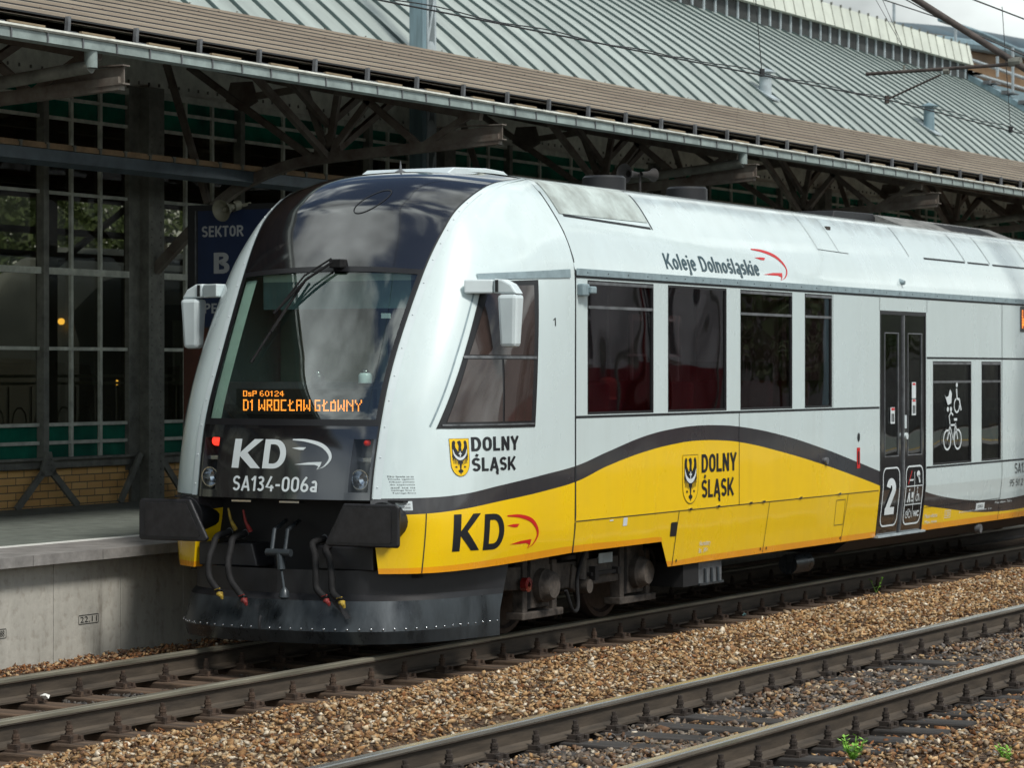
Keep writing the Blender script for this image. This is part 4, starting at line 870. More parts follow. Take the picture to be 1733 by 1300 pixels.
b = MB(); b.prism([(-.90, 3.78), (-.55, 3.92), (.9, 3.92), (.95, 3.80)], 'x', 11.45, 15.3); cu_ = b.build('climate_unit', 'roof_grey', car)
b = MB()
for k in range(4): x = 13.15+k*.42; b.add([(x, -.845, 3.807), (x+.36, -.845, 3.807), (x+.36, -.61, 3.900), (x, -.61, 3.900)], [(0, 1, 2, 3)])
b.build('grille', 'under', cu_)

# ---- buffers
for sg in (-1, 1):
    P = [(sg*.70, 1.185), (sg*1.165, 1.185), (sg*1.185, 1.16), (sg*1.185, .875), (sg*1.165, .86), (sg*.555, .86), (sg*.535, .885)]
    b = MB(); b.prism(P, 'x', .0, .035); bu = b.build('buffer', 'buffer_black', car, .012)
    b = MB(); b.prism([(sg*(.87+(abs(y)-.87)*.8)*1, 1.03+(z-1.03)*.8) for y, z in P], 'x', -.006, .002); b.build('buffer_face', mat('buffer_wear', (.020, .019, .022), .36, var=.4, scale=12), bu)
    b = MB(); b.cyl((.16, sg*.90, 1.04), 'x', .10, .25, 24); b.cyl((.36, sg*.90, 1.04), 'x', .15, .25, 24); b.build('buffer_sleeve', 'plough_dark', bu)
# ---- recess behind the buffers
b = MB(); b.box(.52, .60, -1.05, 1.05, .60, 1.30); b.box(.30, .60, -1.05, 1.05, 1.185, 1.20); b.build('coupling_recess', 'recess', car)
for sg in (1, -1):
    b = MB(); b.prism([(sg*.25, .66), (sg*.80, .66), (sg*.80, .84), (sg*.30, .84)], 'x', .27, .55); b.build('frame_block', 'plough_dark', car, .01)
b = MB()
for y in (.02, -.10): b.tube([(.42, y+.06, 1.02), (.16, y, .96), (.10, y-.015, .80)], .017, 10)
b.tube([(.10, -.17, .79), (.10, .05, .79)], .030, 12); b.tube([(.10, -.07, .78), (.09, -.09, .66)], .032, 10); b.tube([(.09, -.09, .66), (.02, -.16, .52)], .010, 8); b.tube([(.02, -.16, .53), (.015, -.165, .50), (.01, -.165, .455), (.01, -.165, .44)], [.015, .036, .042, .02], 14)
b.build('screw_coupler', 'plough', car)
HO = [((.36, .57, .92), (.08, .575, .71), (.03, .44, .47), 'yellow_paint'), ((.36, .42, .91), (.07, .39, .69), (.03, .215, .43), 'red_paint'),
      ((.36, -.31, .89), (.07, -.415, .66), (.03, -.535, .455), 'red_paint'), ((.36, -.43, .86), (.07, -.555, .64), (.02, -.675, .445), 'yellow_paint')]
for a, m_, e, col in HO:
    b = MB(); mid = (m_[0], m_[1], (m_[2]+a[2])/2+.05); b.tube(spline([a, (.22, a[1]+.02, a[2]-.03), ((a[0]+m_[0])/2-.07, (a[1]*.45+m_[1]*.55)+.01, (a[2]+m_[2])/2), m_, (.045, (m_[1]*.55+e[1]*.45)+.03, m_[2]-.13), e], 6), .0265, 12); ho = b.build('brake_hose', 'rubber', car)
    b = MB(); e = Vector(e); b.tube([e+Vector((0, 0, .0)), e+Vector((-.005, -.005, -.022))], .027, 10); b.tube([e+Vector((-.01, .0, -.01)), e+Vector((-.015, -.03, -.03)), e+Vector((-.012, -.032, -.05))], [.018, .016, .010], 8); b.bar(e+Vector((-.02, .03, .02)), e+Vector((-.03, -.02, .035)), .014, .006); b.build('hose_coupling', col, ho)
    b = MB(); a = Vector(a); b.tube([a+Vector((.02, 0, .01)), a+Vector((-.03, .02, -.02))], .028, 10); b.build('hose_clamp', 'steel_grey', ho)
for y, z, col in ((.50, .99, 'yellow_paint'), (.36, .98, 'red_paint')):
    b = MB(); b.tube([(.34, y, z-.05), (.30, y+.02, z+.03), (.29, y+.035, z+.12)], [.02, .012, .008], 8); b.build('valve_handle', col, car)
for y in (.30, -.14):
    b = MB(); b.box(.12, .20, y-.09, y+.09, 1.172, 1.186); b.build('coupling_lamp', 'chrome', car)

# ---- plough
PL = [(.00, 0), (.03, .4), (.14, .74), (.34, .99), (.72, 1.17), (1.39, 1.29)]
def plan(k_in, fx=0): return spline([(x+k_in+fx*x, y*(1-.02*k_in)) for x, y in PL], 6)
def band(mb, lev):
    rows = [[(x, y, z) for x, y in plan(dx)] for dx, z in lev]; 
    for sg in (1, -1): mb.grid([[(x, sg*y*sc2, z) for (x, y, z) in r] for r, sc2 in zip(rows, [l[2] if len(l) > 2 else 1 for l in [(a, b, 1.0) for a, b in lev]])])
def rear(z): return 1.39+max(0, z-.30)*.42
def plough_band(mb, z0, z1, d0, d1, n=4):
    for sg in (1, -1):
        g = []
        for i in range(n+1):
            t = i/n; z = z0+(z1-z0)*t; d = d0+(d1-d0)*t; P = plan(d); P = [(x if x < 1.0 else 1.0+(x-1.0)*((rear(z)-1.0)/(P[-1][0]-1.0)), y) for x, y in P]
            g.append([(x, sg*y, z+.0) for x, y in P])
        mb.grid(g)
b = MB(); plough_band(b, .105, .205, .05, .0, 2); plough_band(b, .205, .43, .0, .10, 4); plo = b.build('snow_plough', 'plough', car)
b = MB(); plough_band(b, .43, .475, .10, .17, 2); plough_band(b, .475, .66, .17, .17, 3); b.build('plough_apron', 'plough_dark', plo)
b = MB()
pts = plan(-.004); acc = 0; last = pts[0]
for p in pts[1:]:
    acc += math.dist(p, last); last = p
for sg in (1, -1):
    d = 0; nxt = .04; last = pts[0]
    for p in pts[1:]:
        sgm = math.dist(p, last)
        while d+sgm >= nxt:
            t = (nxt-d)/sgm; q = (last[0]+(p[0]-last[0])*t, last[1]+(p[1]-last[1])*t); nn = Vector((-(p[1]-last[1]), (p[0]-last[0])*sg, 0)); b.dome((q[0], sg*q[1], .222), .009, .006, 8, nn); nxt += .092
        d += sgm; last = p
b.build('rivets', 'chrome', plo)
b = MB(); b.tube([(-.03, .02, .31), (-.05, .02, .27), (-.04, .02, .21)], .012, 8); b.build('plough_hook', 'plough_dark', plo)
b = MB(); b.prism([(-.60, .44), (-.57, .44), (-.68, .33), (-.70, .31)], 'x', .04, .12); b.build('plough_bracket', 'plough_dark', plo)

# ---- bogie
bg = MB()
for sg in (-1, 1):
    Y0, Y1 = (-1.08, -.95) if sg < 0 else (.95, 1.08)
    bg.box(2.72, 3.94, Y0, Y1, .36, .58); bg.prism([(3.94, .58), (3.94, .36), (4.55, .42), (4.55, .60)], 'y', Y0, Y1); bg.prism([(1.75, .42), (2.72, .36), (2.72, .58), (1.75, .60)], 'y', Y0, Y1)
bg.box(3.1, 3.6, -.96, .96, .45, .62)
bgo = bg.build('bogie', 'bogie', car, .01)
for ax in (2.43, 4.22):
    for sg in (-1, 1):
        b = MB(); b.lathe((ax, sg*.70, .42), (0, sg, 0), [(.06, -.06), (.36, -.05), (.40, -.03), (.42, -.02), (.425, .03), (.41, .07), (.37, .075), (.34, .05), (.10, .04), (.10, .09), (.001, .09)], 40); b.build('wheel', 'wheel_steel', bgo)
        b = MB(); y = sg*1.10; lo, hi = min(y, y-sg*.10), max(y, y-sg*.10)
        b.box(ax-.16, ax+.16, lo, hi, .24, .68); b.box(ax-.30, ax-.22, lo, hi, .20, .66); b.box(ax+.22, ax+.30, lo, hi, .20, .62); b.box(ax-.34, ax+.38, min(y+sg*.02, y-sg*.14), max(y+sg*.02, y-sg*.14), .155, .215)
        b.build('axle_guard', 'bogie', bgo, .008)
        b = MB(); b.lathe((ax, sg*1.09, .42), (0, sg, 0), [(.14, 0), (.14, .07), (.125, .085), (.115, .13), (.10, .145), (.001, .145)], 28); b.build('axle_box', 'bogie', bgo)
        b = MB()
        for k in range(3): b.box(ax-.215+k*.018, ax-.207+k*.018, lo, hi+.004, .24, .60)
        b.cyl((ax, sg*1.03, .72), 'z', .11, .12, 20); b.build('axle_spring', 'bogie_dark', bgo)
b = MB()
b.tube([(3.20, -1.10, .78), (3.12, -1.12, .42)], .045, 14); b.tube([(3.20, -1.10, .80), (3.17, -1.11, .60)], .055, 14); b.tube([(3.14, -1.06, .37), (3.14, -1.20, .37)], .06, 16); b.build('damper', 'bogie', bgo)
b = MB(); b.prism([(3.02, .56), (3.35, .40), (3.30, .34), (3.10, .32), (2.98, .36)], 'y', -1.10, -1.06); b.build('damper_bracket', 'bogie', bgo, .006)
b = MB(); b.tube(spline([(2.62, -1.24, .37), (2.74, -1.24, .20), (2.86, -1.23, .22), (2.90, -1.20, .44), (3.02, -1.18, .60), (3.24, -1.16, .80)], 6), .016, 10); b.build('axle_cable', 'rubber', bgo)
b = MB(); b.box(3.52, 3.78, -1.095, -1.085, .535, .60+.02); b.build('data_plate', 'galv', bgo)
b = MB(); b.box(3.32, 3.88, -1.12, -1.08, .44, .47); b.box(3.36, 3.42, -1.14, -1.08, .40, .52); b.box(3.80, 3.86, -1.14, -1.08, .43, .49); b.build('brake_linkage', 'bogie_dark', bgo)
b = MB(); b.lathe((2.10, -1.12, .45), (0, -1, 0), [(.06, 0), (.06, .05), (.02, .055)], 16); b.build('cable_gland', 'lens_red', bgo)
b = MB(); b.tube(spline([(4.50, -1.10, .62), (4.56, -1.12, .50), (4.50, -1.12, .34), (4.34, -1.12, .30)], 5), .014, 8); b.build('axle_cable', 'rubber', bgo)
# ---- underframe
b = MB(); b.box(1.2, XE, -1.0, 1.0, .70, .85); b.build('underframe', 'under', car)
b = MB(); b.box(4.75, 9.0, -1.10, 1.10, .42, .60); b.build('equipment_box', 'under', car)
b = MB(); b.box(4.70, 5.02, -1.34, -1.0, .26, .47); b.build('battery_box', 'under', car)
b = MB(); b.box(5.05, 5.55, -1.33, -1.10, .26, .46); bb_ = b.build('battery_box', 'steel_grey', car)
b = MB()
for x in (5.16, 5.30, 5.44): b.tube([(x, -1.345, .40), (x, -1.35, .27), (x+.02, -1.33, .25)], .013, 8)
b.bar((5.03, -1.345, .262), (5.55, -1.345, .262), .02); b.build('hinge_bolts', 'plough', bb_)
b = MB(); b.prism([(-1.35, .46), (-1.20, .34), (1.2, .34), (1.35, .46)], 'x', 8.6, XE); b.build('side_skirt', 'plough_dark', car)
b = MB(); b.cyl((8.0, -1.05, .27), 'x', .10, .45, 18); b.build('air_tank', 'plough', car)
b = MB(); b.cyl((12.55, -1.37, .40), 'y', .05, .06, 18); b.build('drain_pipe', 'steel_grey', car)
for x in (11.0, 11.5, 12.0): pass
for ax in (17.6, 19.4):
    for sg in (-1, 1):
        b = MB(); b.lathe((ax, sg*.70, .42), (0, sg, 0), [(.06, -.06), (.40, -.03), (.42, -.02), (.42, .07), (.34, .05), (.001, .09)], 32); b.build('wheel', 'wheel_steel', car)

# ---- passenger at the first window
pe = empty('person', (3.0, -1.0, 1.40), 'bald passenger in a dark jacket sitting behind the first saloon window of the railcar', 'person')
body = bpy.data.meshes.new('person_body'); bm = bmesh.new()
J = {'pel': (3.0, -1.0, 1.72, .15), 'wa': (3.02, -1.0, 1.90, .14), 'ch': (3.04, -1.0, 2.10, .17), 'nk': (3.04, -1.0, 2.20, .06), 'nk2': (3.03, -1.0, 2.25, .06), 'hd': (3.01, -1.0, 2.33, .095), 'top': (3.02, -1.0, 2.40, .08),
     'sr': (3.04, -1.19, 2.08, .08), 'er': (2.96, -1.22, 1.83, .055), 'wr': (2.76, -1.12, 1.76, .035), 'sl': (3.04, -.81, 2.08, .08), 'el': (2.96, -.78, 1.83, .055), 'wl': (2.76, -.88, 1.76, .035),
     'kr': (2.60, -1.10, 1.70, .08), 'kl': (2.60, -.90, 1.70, .08), 'ar': (2.60, -1.10, 1.34, .05), 'al': (2.60, -.90, 1.34, .05), 'fr': (2.48, -1.10, 1.22, .05), 'fl': (2.48, -.90, 1.22, .05)}
EG = [('pel', 'wa'), ('wa', 'ch'), ('ch', 'nk'), ('nk', 'nk2'), ('nk2', 'hd'), ('hd', 'top'), ('ch', 'sr'), ('sr', 'er'), ('er', 'wr'), ('ch', 'sl'), ('sl', 'el'), ('el', 'wl'), ('pel', 'kr'), ('pel', 'kl'), ('kr', 'ar'), ('kl', 'al'), ('ar', 'fr'), ('al', 'fl')]
K = list(J); vs = [bm.verts.new(Vector(J[k][:3])-pe.location) for k in K]
for a, c in EG: bm.edges.new((vs[K.index(a)], vs[K.index(c)]))
bm.to_mesh(body); bm.free(); bo = bpy.data.objects.new('body', body); COL.objects.link(bo); bo.parent = pe
sk = bo.modifiers.new('skin', 'SKIN')
for i, k in enumerate(K): body.skin_vertices[0].data[i].radius = (J[k][3], J[k][3]); body.skin_vertices[0].data[i].use_root = (k == 'pel')
bo.modifiers.new('sub', 'SUBSURF').levels = 2; bo.modifiers['sub'].render_levels = 2
body.materials.append(M['skin'])
c = MB(); c.lathe((3.04, -1.0, 1.72), (0, 0, 1), [(.20, 0), (.19, .2), (.235, .32), (.20, .42), (.10, .47), (.075, .48)], 20); c.build('jacket', 'suit', pe)
for sg in (-1, 1):
    c = MB(); c.tube([(3.04, -1.0+sg*.19, 2.09), (2.96, -1.0+sg*.23, 1.84), (2.80, -1.0+sg*.14, 1.77)], [.10, .075, .055], 12); c.build('sleeve', 'suit', pe)
c = MB(); c.tube([(2.94, -1.02, 2.33), (2.905, -1.02, 2.305)], [.022, .015], 8); c.build('nose', 'skin', pe)
pe.location.x += .63; pe.location.y -= .12; pe.location.z -= .26

# =================================================================== GROUND, TRACKS
g = MB(); g.add([(-600, -600, -.31), (900, -600, -.31), (900, 900, -.31), (-600, 900, -.31)], [(0, 1, 2, 3)]); g.build('ground', 'ground', kind='structure')
T2 = -4.36
def rail(y, x0, x1, name, label, top):
    P = [(-.036, -.004), (-.030, 0), (.030, 0), (.036, -.004), (.036, -.034), (.012, -.046), (.009, -.135), (.03, -.150), (.075, -.158), (.075, -.172), (-.075, -.172), (-.075, -.158), (-.03, -.150), (-.009, -.135), (-.012, -.046), (-.036, -.034)]
    b = MB(); b.prism([(y+a, c) for a, c in P], 'x', x0, x1); r = b.build(name, 'rail_side', loc=(x0, y, -.172), label=label, cat='rail', group='rails of the two tracks')
    t = MB(); t.prism([(y-.029, 0), (y-.0365, -.004), (y-.0365, -.016), (y-.030, .003), (y+.030, .003), (y+.0365, -.006), (y+.030, -.001)], 'x', x0, x1)
    t = MB(); t.add([(x, yy, zz) for x in (x0, x1) for yy, zz in ((y-.0375, -.024), (y-.0375, -.004), (y-.030, .002), (y+.030, .002), (y+.0375, -.004))], [(0, 1, 6, 5), (1, 2, 7, 6), (2, 3, 8, 7), (3, 4, 9, 8)])
    t.build('rail_head', top, r); return r
rail(.7525, -40, 70, 'rail', 'far rail of the railcar track, nearest the concrete platform wall', 'rail_top_dull')
rail(-.7525, -40, 70, 'rail', 'near rail of the railcar track, along the edge of the gravel strip', 'rail_top_dull')
rail(T2+.7525, -40, 70, 'rail', 'shiny rail of the empty foreground track, upper one next to the tan gravel strip', 'rail_top')
rail(T2-.7525, -40, 70, 'rail', 'shiny rail of the empty foreground track, lower one nearest the viewer', 'rail_top')
def sleeper(x, yc, m, mc, label, grp):
    b = MB(); h = .5*.24
    b.add([(x+dx*h, yc+dy*1.30, z) for dx in (-1, 1) for dy in (-1, 1) for z in (-.33, -.188)], [(0, 1, 3, 2), (4, 6, 7, 5), (0, 4, 5, 1), (2, 3, 7, 6), (0, 2, 6, 4), (1, 5, 7, 3)])
    o = b.build('sleeper', m, loc=(x, yc, -.2), label=label, cat='sleeper', group=grp, bevel=.012)
    for sg in (-1, 1):
        r = yc+sg*.7525; c = MB(); c.box(x-.075, x+.075, r-.17, r+.17, -.192, -.174)
        for k in (-1, 1):
            c.box(x-.05, x+.05, r+k*.072 if k > 0 else r-.145, r+.145 if k > 0 else r-.072, -.176, -.142)
            q = r+k*.102; c.cyl((x, q, -.10), 'z', .015, .09, 8)
            for zz, rr, hh in ((-.137, .029, .012), (-.122, .023, .014), (-.108, .028, .012), (-.090, .024, .016), (-.062, .017, .014)): c.cyl((x, q, zz), 'z', rr, hh, 8)
            for d in (-.052, .052): c.cyl((x+d, r+k*.158, -.163), 'z', .017, .03, 6)
        c.build('rail_fastening', mc, o)
    return o
s1 = sleeper(-4.12, 0, 'timber', 'clip_rust', 'weathered timber sleeper crossing under the rails of the railcar track', 'sleepers of the railcar track')
for k in range(-3, 42):
    if k: copy_tree(s1, (-4.12+.5325*k+rng.uniform(-.012, .012), rng.uniform(-.02, .02), -.2+rng.uniform(-.006, .004)))
s2 = sleeper(-.45, T2, 'timber_dark', 'clip', 'dark timber sleeper half sunk in stones under the empty foreground track', 'sleepers of the foreground track')
for k in range(-12, 22):
    if k: copy_tree(s2, (-.45+.533*k+rng.uniform(-.012, .012), T2+rng.uniform(-.02, .02), -.2+rng.uniform(-.006, .004)))
# rail joint on the foreground track
b = MB(); b.box(7.55, 8.35, T2+.7525-.055, T2+.7525-.012, -.135, -.045)
for k in range(4): b.cyl((7.66+k*.19, T2+.7525-.06, -.09), 'y', .02, .03, 8)
b.build('joint_plate', 'clip_rust', loc=(7.9, T2+.69, -.1), label='rusty joint plate bolted to the upper rail of the foreground track', cat='joint plate')

# crushed stone
def pix(x, y, z):
    dx, dy, dz = x+18.27, y+12.01, z-2.19; C, S = math.cos(TH), math.sin(TH); Z = dx*C+dy*S; return 866.5+4814*(dx*S-dy*C)/Z, 627-4814*dz/Z
def hull_stone():
    pts = rng.normal(size=(8, 3)); pts /= np.linalg.norm(pts, axis=1)[:, None]; pts *= rng.uniform(.75, 1.15, (8, 1)); pts *= np.array([1.15, rng.uniform(.5, .85), rng.uniform(.35, .6)])
    bm = bmesh.new(); [bm.verts.new(p) for p in pts]; bmesh.ops.convex_hull(bm, input=bm.verts)
    bm.verts.ensure_lookup_table(); bm.verts.index_update(); used = sorted({v.index for f in bm.faces for v in f.verts}); mp_ = {u: i for i, u in enumerate(used)}
    v = np.array([bm.verts[u].co[:] for u in used]); f = np.array([[mp_[q.index] for q in fc.verts] for fc in bm.faces if len(fc.verts) == 3]); bm.free(); return v, f
STN = [hull_stone() for _ in range(24)]
PALE = np.array([(.38, .245, .12), (.46, .33, .185), (.33, .19, .085), (.46, .37, .25), (.22, .115, .05), (.37, .225, .105), (.14, .08, .045), (.28, .22, .155), (.42, .28, .145), (.26, .15, .07), (.55, .49, .39)])
RUST = np.array([(.19, .080, .030), (.24, .11, .045), (.12, .065, .035), (.25, .14, .07), (.10, .06, .04), (.33, .22, .12)])
GREY = np.array([(.18, .155, .13), (.12, .095, .075), (.22, .165, .11), (.155, .145, .14), (.09, .066, .05), (.28, .235, .19), (.17, .11, .07), (.13, .075, .045)])
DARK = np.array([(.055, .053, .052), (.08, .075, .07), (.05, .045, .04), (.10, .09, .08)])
def hfun(x, y):
    a = abs(y); b = abs(y-T2)
    if a < .68: return -.235
    if b < .68: return -.196+.022*math.sin(x*2.3+y)*math.sin(x*.8+y*2.2)
    if y > .85: return -.20+.10*min(1, (y-.85)/.5)
    if y < T2-.85: return -.225+.05*min(1, (T2-.85-y)/.7)
    d = min(-y-.85, y-(T2+.85)); d = max(0, d); return -.235+.18*min(1, max(0, (-y-1.22)/.6))*min(1, max(0, (y-(T2+.82))/.35))
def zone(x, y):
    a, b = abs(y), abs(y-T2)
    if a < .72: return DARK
    if y > .8: return RUST if rng.random() < .8 else PALE
    if b < .74: return GREY if rng.random() < .85 else PALE
    if y > T2+.8:
        d = -y-.85; return RUST if rng.random() < max(0.14, 1.25-d/.8) else PALE
    d = T2-.8-y; return (GREY if rng.random() < .5 else RUST) if rng.random() < .75-d*.4 else PALE
VV, FF, CC = [], [], []; nv = 0
def scatter(n, y0, y1, x0, x1, s0, s1, dz=0):
    global nv
    for _ in range(n):
        x, y = rng.uniform(x0, x1), rng.uniform(y0, y1)
        if min(abs(y-q) for q in (.7525, -.7525, T2+.7525, T2-.7525)) < .085: continue
        px, py = pix(x, y, -.2)
        if px < -330 or px > 2080 or py > 1560: continue
        if x > 2.2 and -.6 < y: continue
        v, f = STN[rng.integers(24)]; s = rng.uniform(s0, s1)*(1.6 if rng.random() < .06 else 1); a, t, u = rng.uniform(0, 2*PI), rng.normal(0, .45), rng.normal(0, .45)
        ca, sa, ct, st, cu, su = math.cos(a), math.sin(a), math.cos(t), math.sin(t), math.cos(u), math.sin(u)
        Rm = np.array([[ca, -sa, 0], [sa, ca, 0], [0, 0, 1]]) @ np.array([[1, 0, 0], [0, ct, -st], [0, st, ct]]) @ np.array([[cu, 0, su], [0, 1, 0], [-su, 0, cu]])
        h = hfun(x, y)+.020*math.sin(x*2.1+y*3)*math.sin(x*.9-y*2)+rng.uniform(-.018, .012)+dz
        VV.append((v*s)@Rm.T+np.array((x, y, h))); FF.append(f+nv); nv += len(v)
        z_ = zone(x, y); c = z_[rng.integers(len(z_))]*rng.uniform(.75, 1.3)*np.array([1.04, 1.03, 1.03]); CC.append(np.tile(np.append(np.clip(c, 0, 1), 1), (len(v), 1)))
scatter(38000, -3.65, -.86, -6.5, 18, .0155, .035)
scatter(14000, -3.5, -1.0, -5.5, 16, .006, .012, .012)
scatter(10000, -.7, .68, -7, 3.2, .016, .034)
scatter(5200, .85, 1.85, -7, 3.5, .015, .031)
scatter(14500, T2-.68, T2+.68, -5, 12, .017, .040)
scatter(20000, -8.2, T2-.84, -5, 8, .016, .037)
V_ = np.concatenate(VV); F_ = np.concatenate(FF); C_ = np.concatenate(CC)
me = bpy.data.meshes.new('ballast'); me.vertices.add(len(V_)); me.vertices.foreach_set('co', V_.ravel()); me.loops.add(F_.size); me.loops.foreach_set('vertex_index', F_.ravel().astype(np.int32))
me.polygons.add(len(F_)); me.polygons.foreach_set('loop_start', np.arange(0, F_.size, 3, dtype=np.int32)); me.update(calc_edges=True); me.validate()
ca_ = me.color_attributes.new('stone', 'FLOAT_COLOR', 'POINT'); ca_.data.foreach_set('color', C_.ravel().astype(np.float32)); me.materials.append(M['stone'])
bo_ = bpy.data.objects.new('ballast', me); COL.objects.link(bo_); tag(bo_, 'tan, rusty and grey crushed stone between and beside the tracks', 'ballast', kind='stuff')
# solid bed below the stones
b = MB()
ys = [-9.2, -6.0, T2-1.55, T2-.85, T2-.68, T2+.68, T2+.85, T2+1.25, T2+1.9, -1.8, -1.3, -.95, -.68, .68, .85, 1.35, 1.9]
b.grid([[(x, y, hfun(x, y)-.035) for y in ys] for x in (-60, 0, 60, 120)], False); b.build('gravel_bed', 'ground', kind='structure')
# weeds and litter
def weed(x, y, z, h, n, label):
    b = MB()
    for k in range(n):
        a = rng.uniform(0, 2*PI); l = h*rng.uniform(.5, 1); tip = Vector((x+math.cos(a)*l*.5, y+math.sin(a)*l*.5, z+l)); base = Vector((x, y, z)); 
        for t in (.35, .6, .85, 1):
            p = base.lerp(tip, t); q = rng.uniform(0, 2*PI); d = Vector((math.cos(q), math.sin(q), .5))*h*.22; s_ = d.cross(Vector((0, 0, 1))).normalized()*h*.07
            b.add([p, p+d*.5+s_, p+d, p+d*.5-s_], [(0, 1, 2, 3)])
        b.bar(base, tip, .003)
    b.build('weed', 'leaf', loc=(x, y, z), label=label, cat='weed', group='weeds growing in the ballast')
weed(-2.02, -5.60, -.21, .16, 26, 'bright green weed between the stones at the bottom edge, right of the middle')
weed(-1.57, -6.42, -.22, .13, 20, 'bright green weed among the stones near the bottom right corner')
weed(10.37, -.98, -.19, .20, 2, 'thin grass sprig beside the sleepers of the railcar track below the passenger door')
def scrap(x, y, z, s, m, label, cat):
    b = MB(); pts = [(x+s*math.cos(a)*rng.uniform(.5, 1), y+s*math.sin(a)*rng.uniform(.5, 1), z+s*rng.uniform(0, .8)) for a in [k*PI/4 for k in range(8)]]
    b.add([(x, y, z+s*.9)]+pts+[(x, y, z)], [(0, k+1, (k+1) % 8+1) for k in range(8)]+[(9, (k+1) % 8+1, k+1) for k in range(8)]); b.build(cat.replace(' ', '_'), m, loc=(x, y, z), label=label, cat=cat)
scrap(-2.0, .56, -.16, .05, 'litter', 'crumpled white paper scrap lying between the rails near the left edge', 'paper scrap')
scrap(7.0, -.92, -.185, .035, 'bottle', 'pale blue glass shard on the sleepers beside the near rail', 'glass shard')
scrap(10.2, -2.1, -.10, .05, 'litter', 'flat white paper scrap on the tan gravel strip between the two tracks', 'paper scrap')

# =================================================================== PLATFORMS
def slabbed(y0, y1, z0, z1, x0, x1, w_, gap, m, name, parent):
    b = MB(); x = x0
    while x < x1: b.box(x+gap/2, min(x+w_, x1)-gap/2, y0, y1, z0, z1); x += w_
    return b.build(name, m, parent)
pl_ = empty('platform', (0, 1.7, .756), 'long station platform with a concrete wall and white edge line beside the railcar', 'platform')
b = MB(); b.box(-40, 90, 1.86, 14.0, -.3, .735); b.build('platform_core', 'under', pl_)
slabbed(1.845, 1.858, -.3, .672, -40-.186+.0, 60, .888, .007, 'concrete', 'retaining_wall', pl_)
slabbed(1.70, 2.50, .674, .756, -40-.09, 90, .896, .007, 'edge_slab', 'edge_slabs', pl_)
b = MB()
for i in range(90):
    for j in range(5):
        x0 = -20+i*1.0+.5*(j % 2); y0 = 2.615+j*.765; b.box(x0+.003, x0+.994, y0+.003, y0+.759, .70, .7545)
b.build('paving', 'platform_paving', pl_)
b = MB(); b.box(-40, 90, 2.49, 2.625, .70, .758); b.build('edge_line', 'white_line', pl_)
b = MB(); fw = lambda x, z: (x, 1.842, z)
for x, z, s in ((-.95, .16, 'B.11.1988'), (-.02+.25, .19, '22.11')):
    stroke(b, rrect(x-.13, x+.13, z-.035, z+.035, .004, 2), .005, fw, True); put_text(b, s, x-.11, x+.11, z-.024, z+.024, fw)
b.build('cast_stamp', 'joint', pl_)
p2 = empty('platform', (0, -9, .756), 'platform on the near side with a yellow edge line, seen mirrored in the railcar windows', 'platform')
b = MB(); b.box(-40, 120, -14.5, -9.0, -.3, .75); b.build('platform_core', 'edge_slab', p2)
b = MB(); b.box(-40, 120, -10.2, -10.0, .74, .756); b.build('edge_line', 'yellow_line', p2)
b = MB(); b.box(-40, 120, -14.0, -10.3, .74, .754); b.build('paving', 'platform_paving', p2)
# what stands on the viewer's side and is mirrored in the windows
bd = empty('red_and_white_building', (44, -24, -.3), 'white building with a wine red lower wall and dark windows, mirrored in the railcar windows', 'building')
b = MB(); b.box(28, 56, -34, -24, 2.35, 8); b.build('upper_wall', 'wall_white', bd)
b = MB(); b.box(28, 56, -34, -23.98, -.3, 2.35); b.build('lower_wall', 'wall_red', bd)
for x in (31, 36, 41, 46.5, 52):
    b = MB(); b.prism([(x-.9, 2.6), (x+.9, 2.6), (x+.9, 4.6)]+[(x+.9*math.cos(a), 4.6+.9*math.sin(a)) for a in [PI*k/8 for k in range(1, 8)]]+[(x-.9, 4.6)], 'y', -24, -23.9); b.build('window', 'interior_dark', bd)
    b = MB(); b.box(x-1.1, x+1.1, -24, -23.8, 2.45, 2.6); b.build('sill', 'wall_white', bd)
for x in (29.5, 33.6, 38.5, 43.8, 49.2, 54.6): b = MB(); b.tube([(x, -23.8, -.3), (x, -23.8, 7.8)], .09, 8); b.build('drainpipe', 'iron', bd)
for x in (34.3, 44.6): b = MB(); b.box(x, x+1.1, -23.98, -23.4, 4.4, 5.1); b.build('air_conditioner', 'wall_white', bd)
for x in (39.3, 50.2): b = MB(); b.box(x, x+.12, -23.95, -23.8, .5, 4.6); b.box(x+1.3, x+1.42, -23.95, -23.8, .5, 4.6); b.box(x+.12, x+1.3, -23.95, -23.8, 4.48, 4.6); b.build('door_surround', 'red_paint', bd)
for x in (31, 36, 41, 46.5, 52):
    b = MB()
    for k in (-.9, -.03, .84): b.box(x+k, x+k+.07, -23.9, -23.84, 2.6, 4.7)
    b.box(x-.9, x+.9, -23.9, -23.84, 3.6, 3.67); b.build('window_frame', 'wall_white', bd)
def blob_tree(x, y, h, r, n, label, ls=.16):
    t = empty('tree', (x, y, -.3), label, 'tree'); b = MB(); b.tube([(x, y, -.3), (x+.1, y, h*.5), (x, y+.1, h*.8)], [.22, .16, .06], 8); b.build('trunk', 'bark', t)
    b = MB()
    for _ in range(n):
        a, u, q = rng.uniform(0, 2*PI), rng.uniform(-1, 1), rng.uniform(.5, 1)**.5; s_ = math.sqrt(1-u*u)
        p = np.array((x+r*q*s_*math.cos(a), y+r*q*s_*math.sin(a), h*.62+h*.42*q*u)); d = rng.normal(size=(2, 3))*ls; b.add([p, p+d[0], p+d[0]+d[1], p+d[1]], [(0, 1, 2, 3)])
    b.build('crown', 'tree_leaf', t)
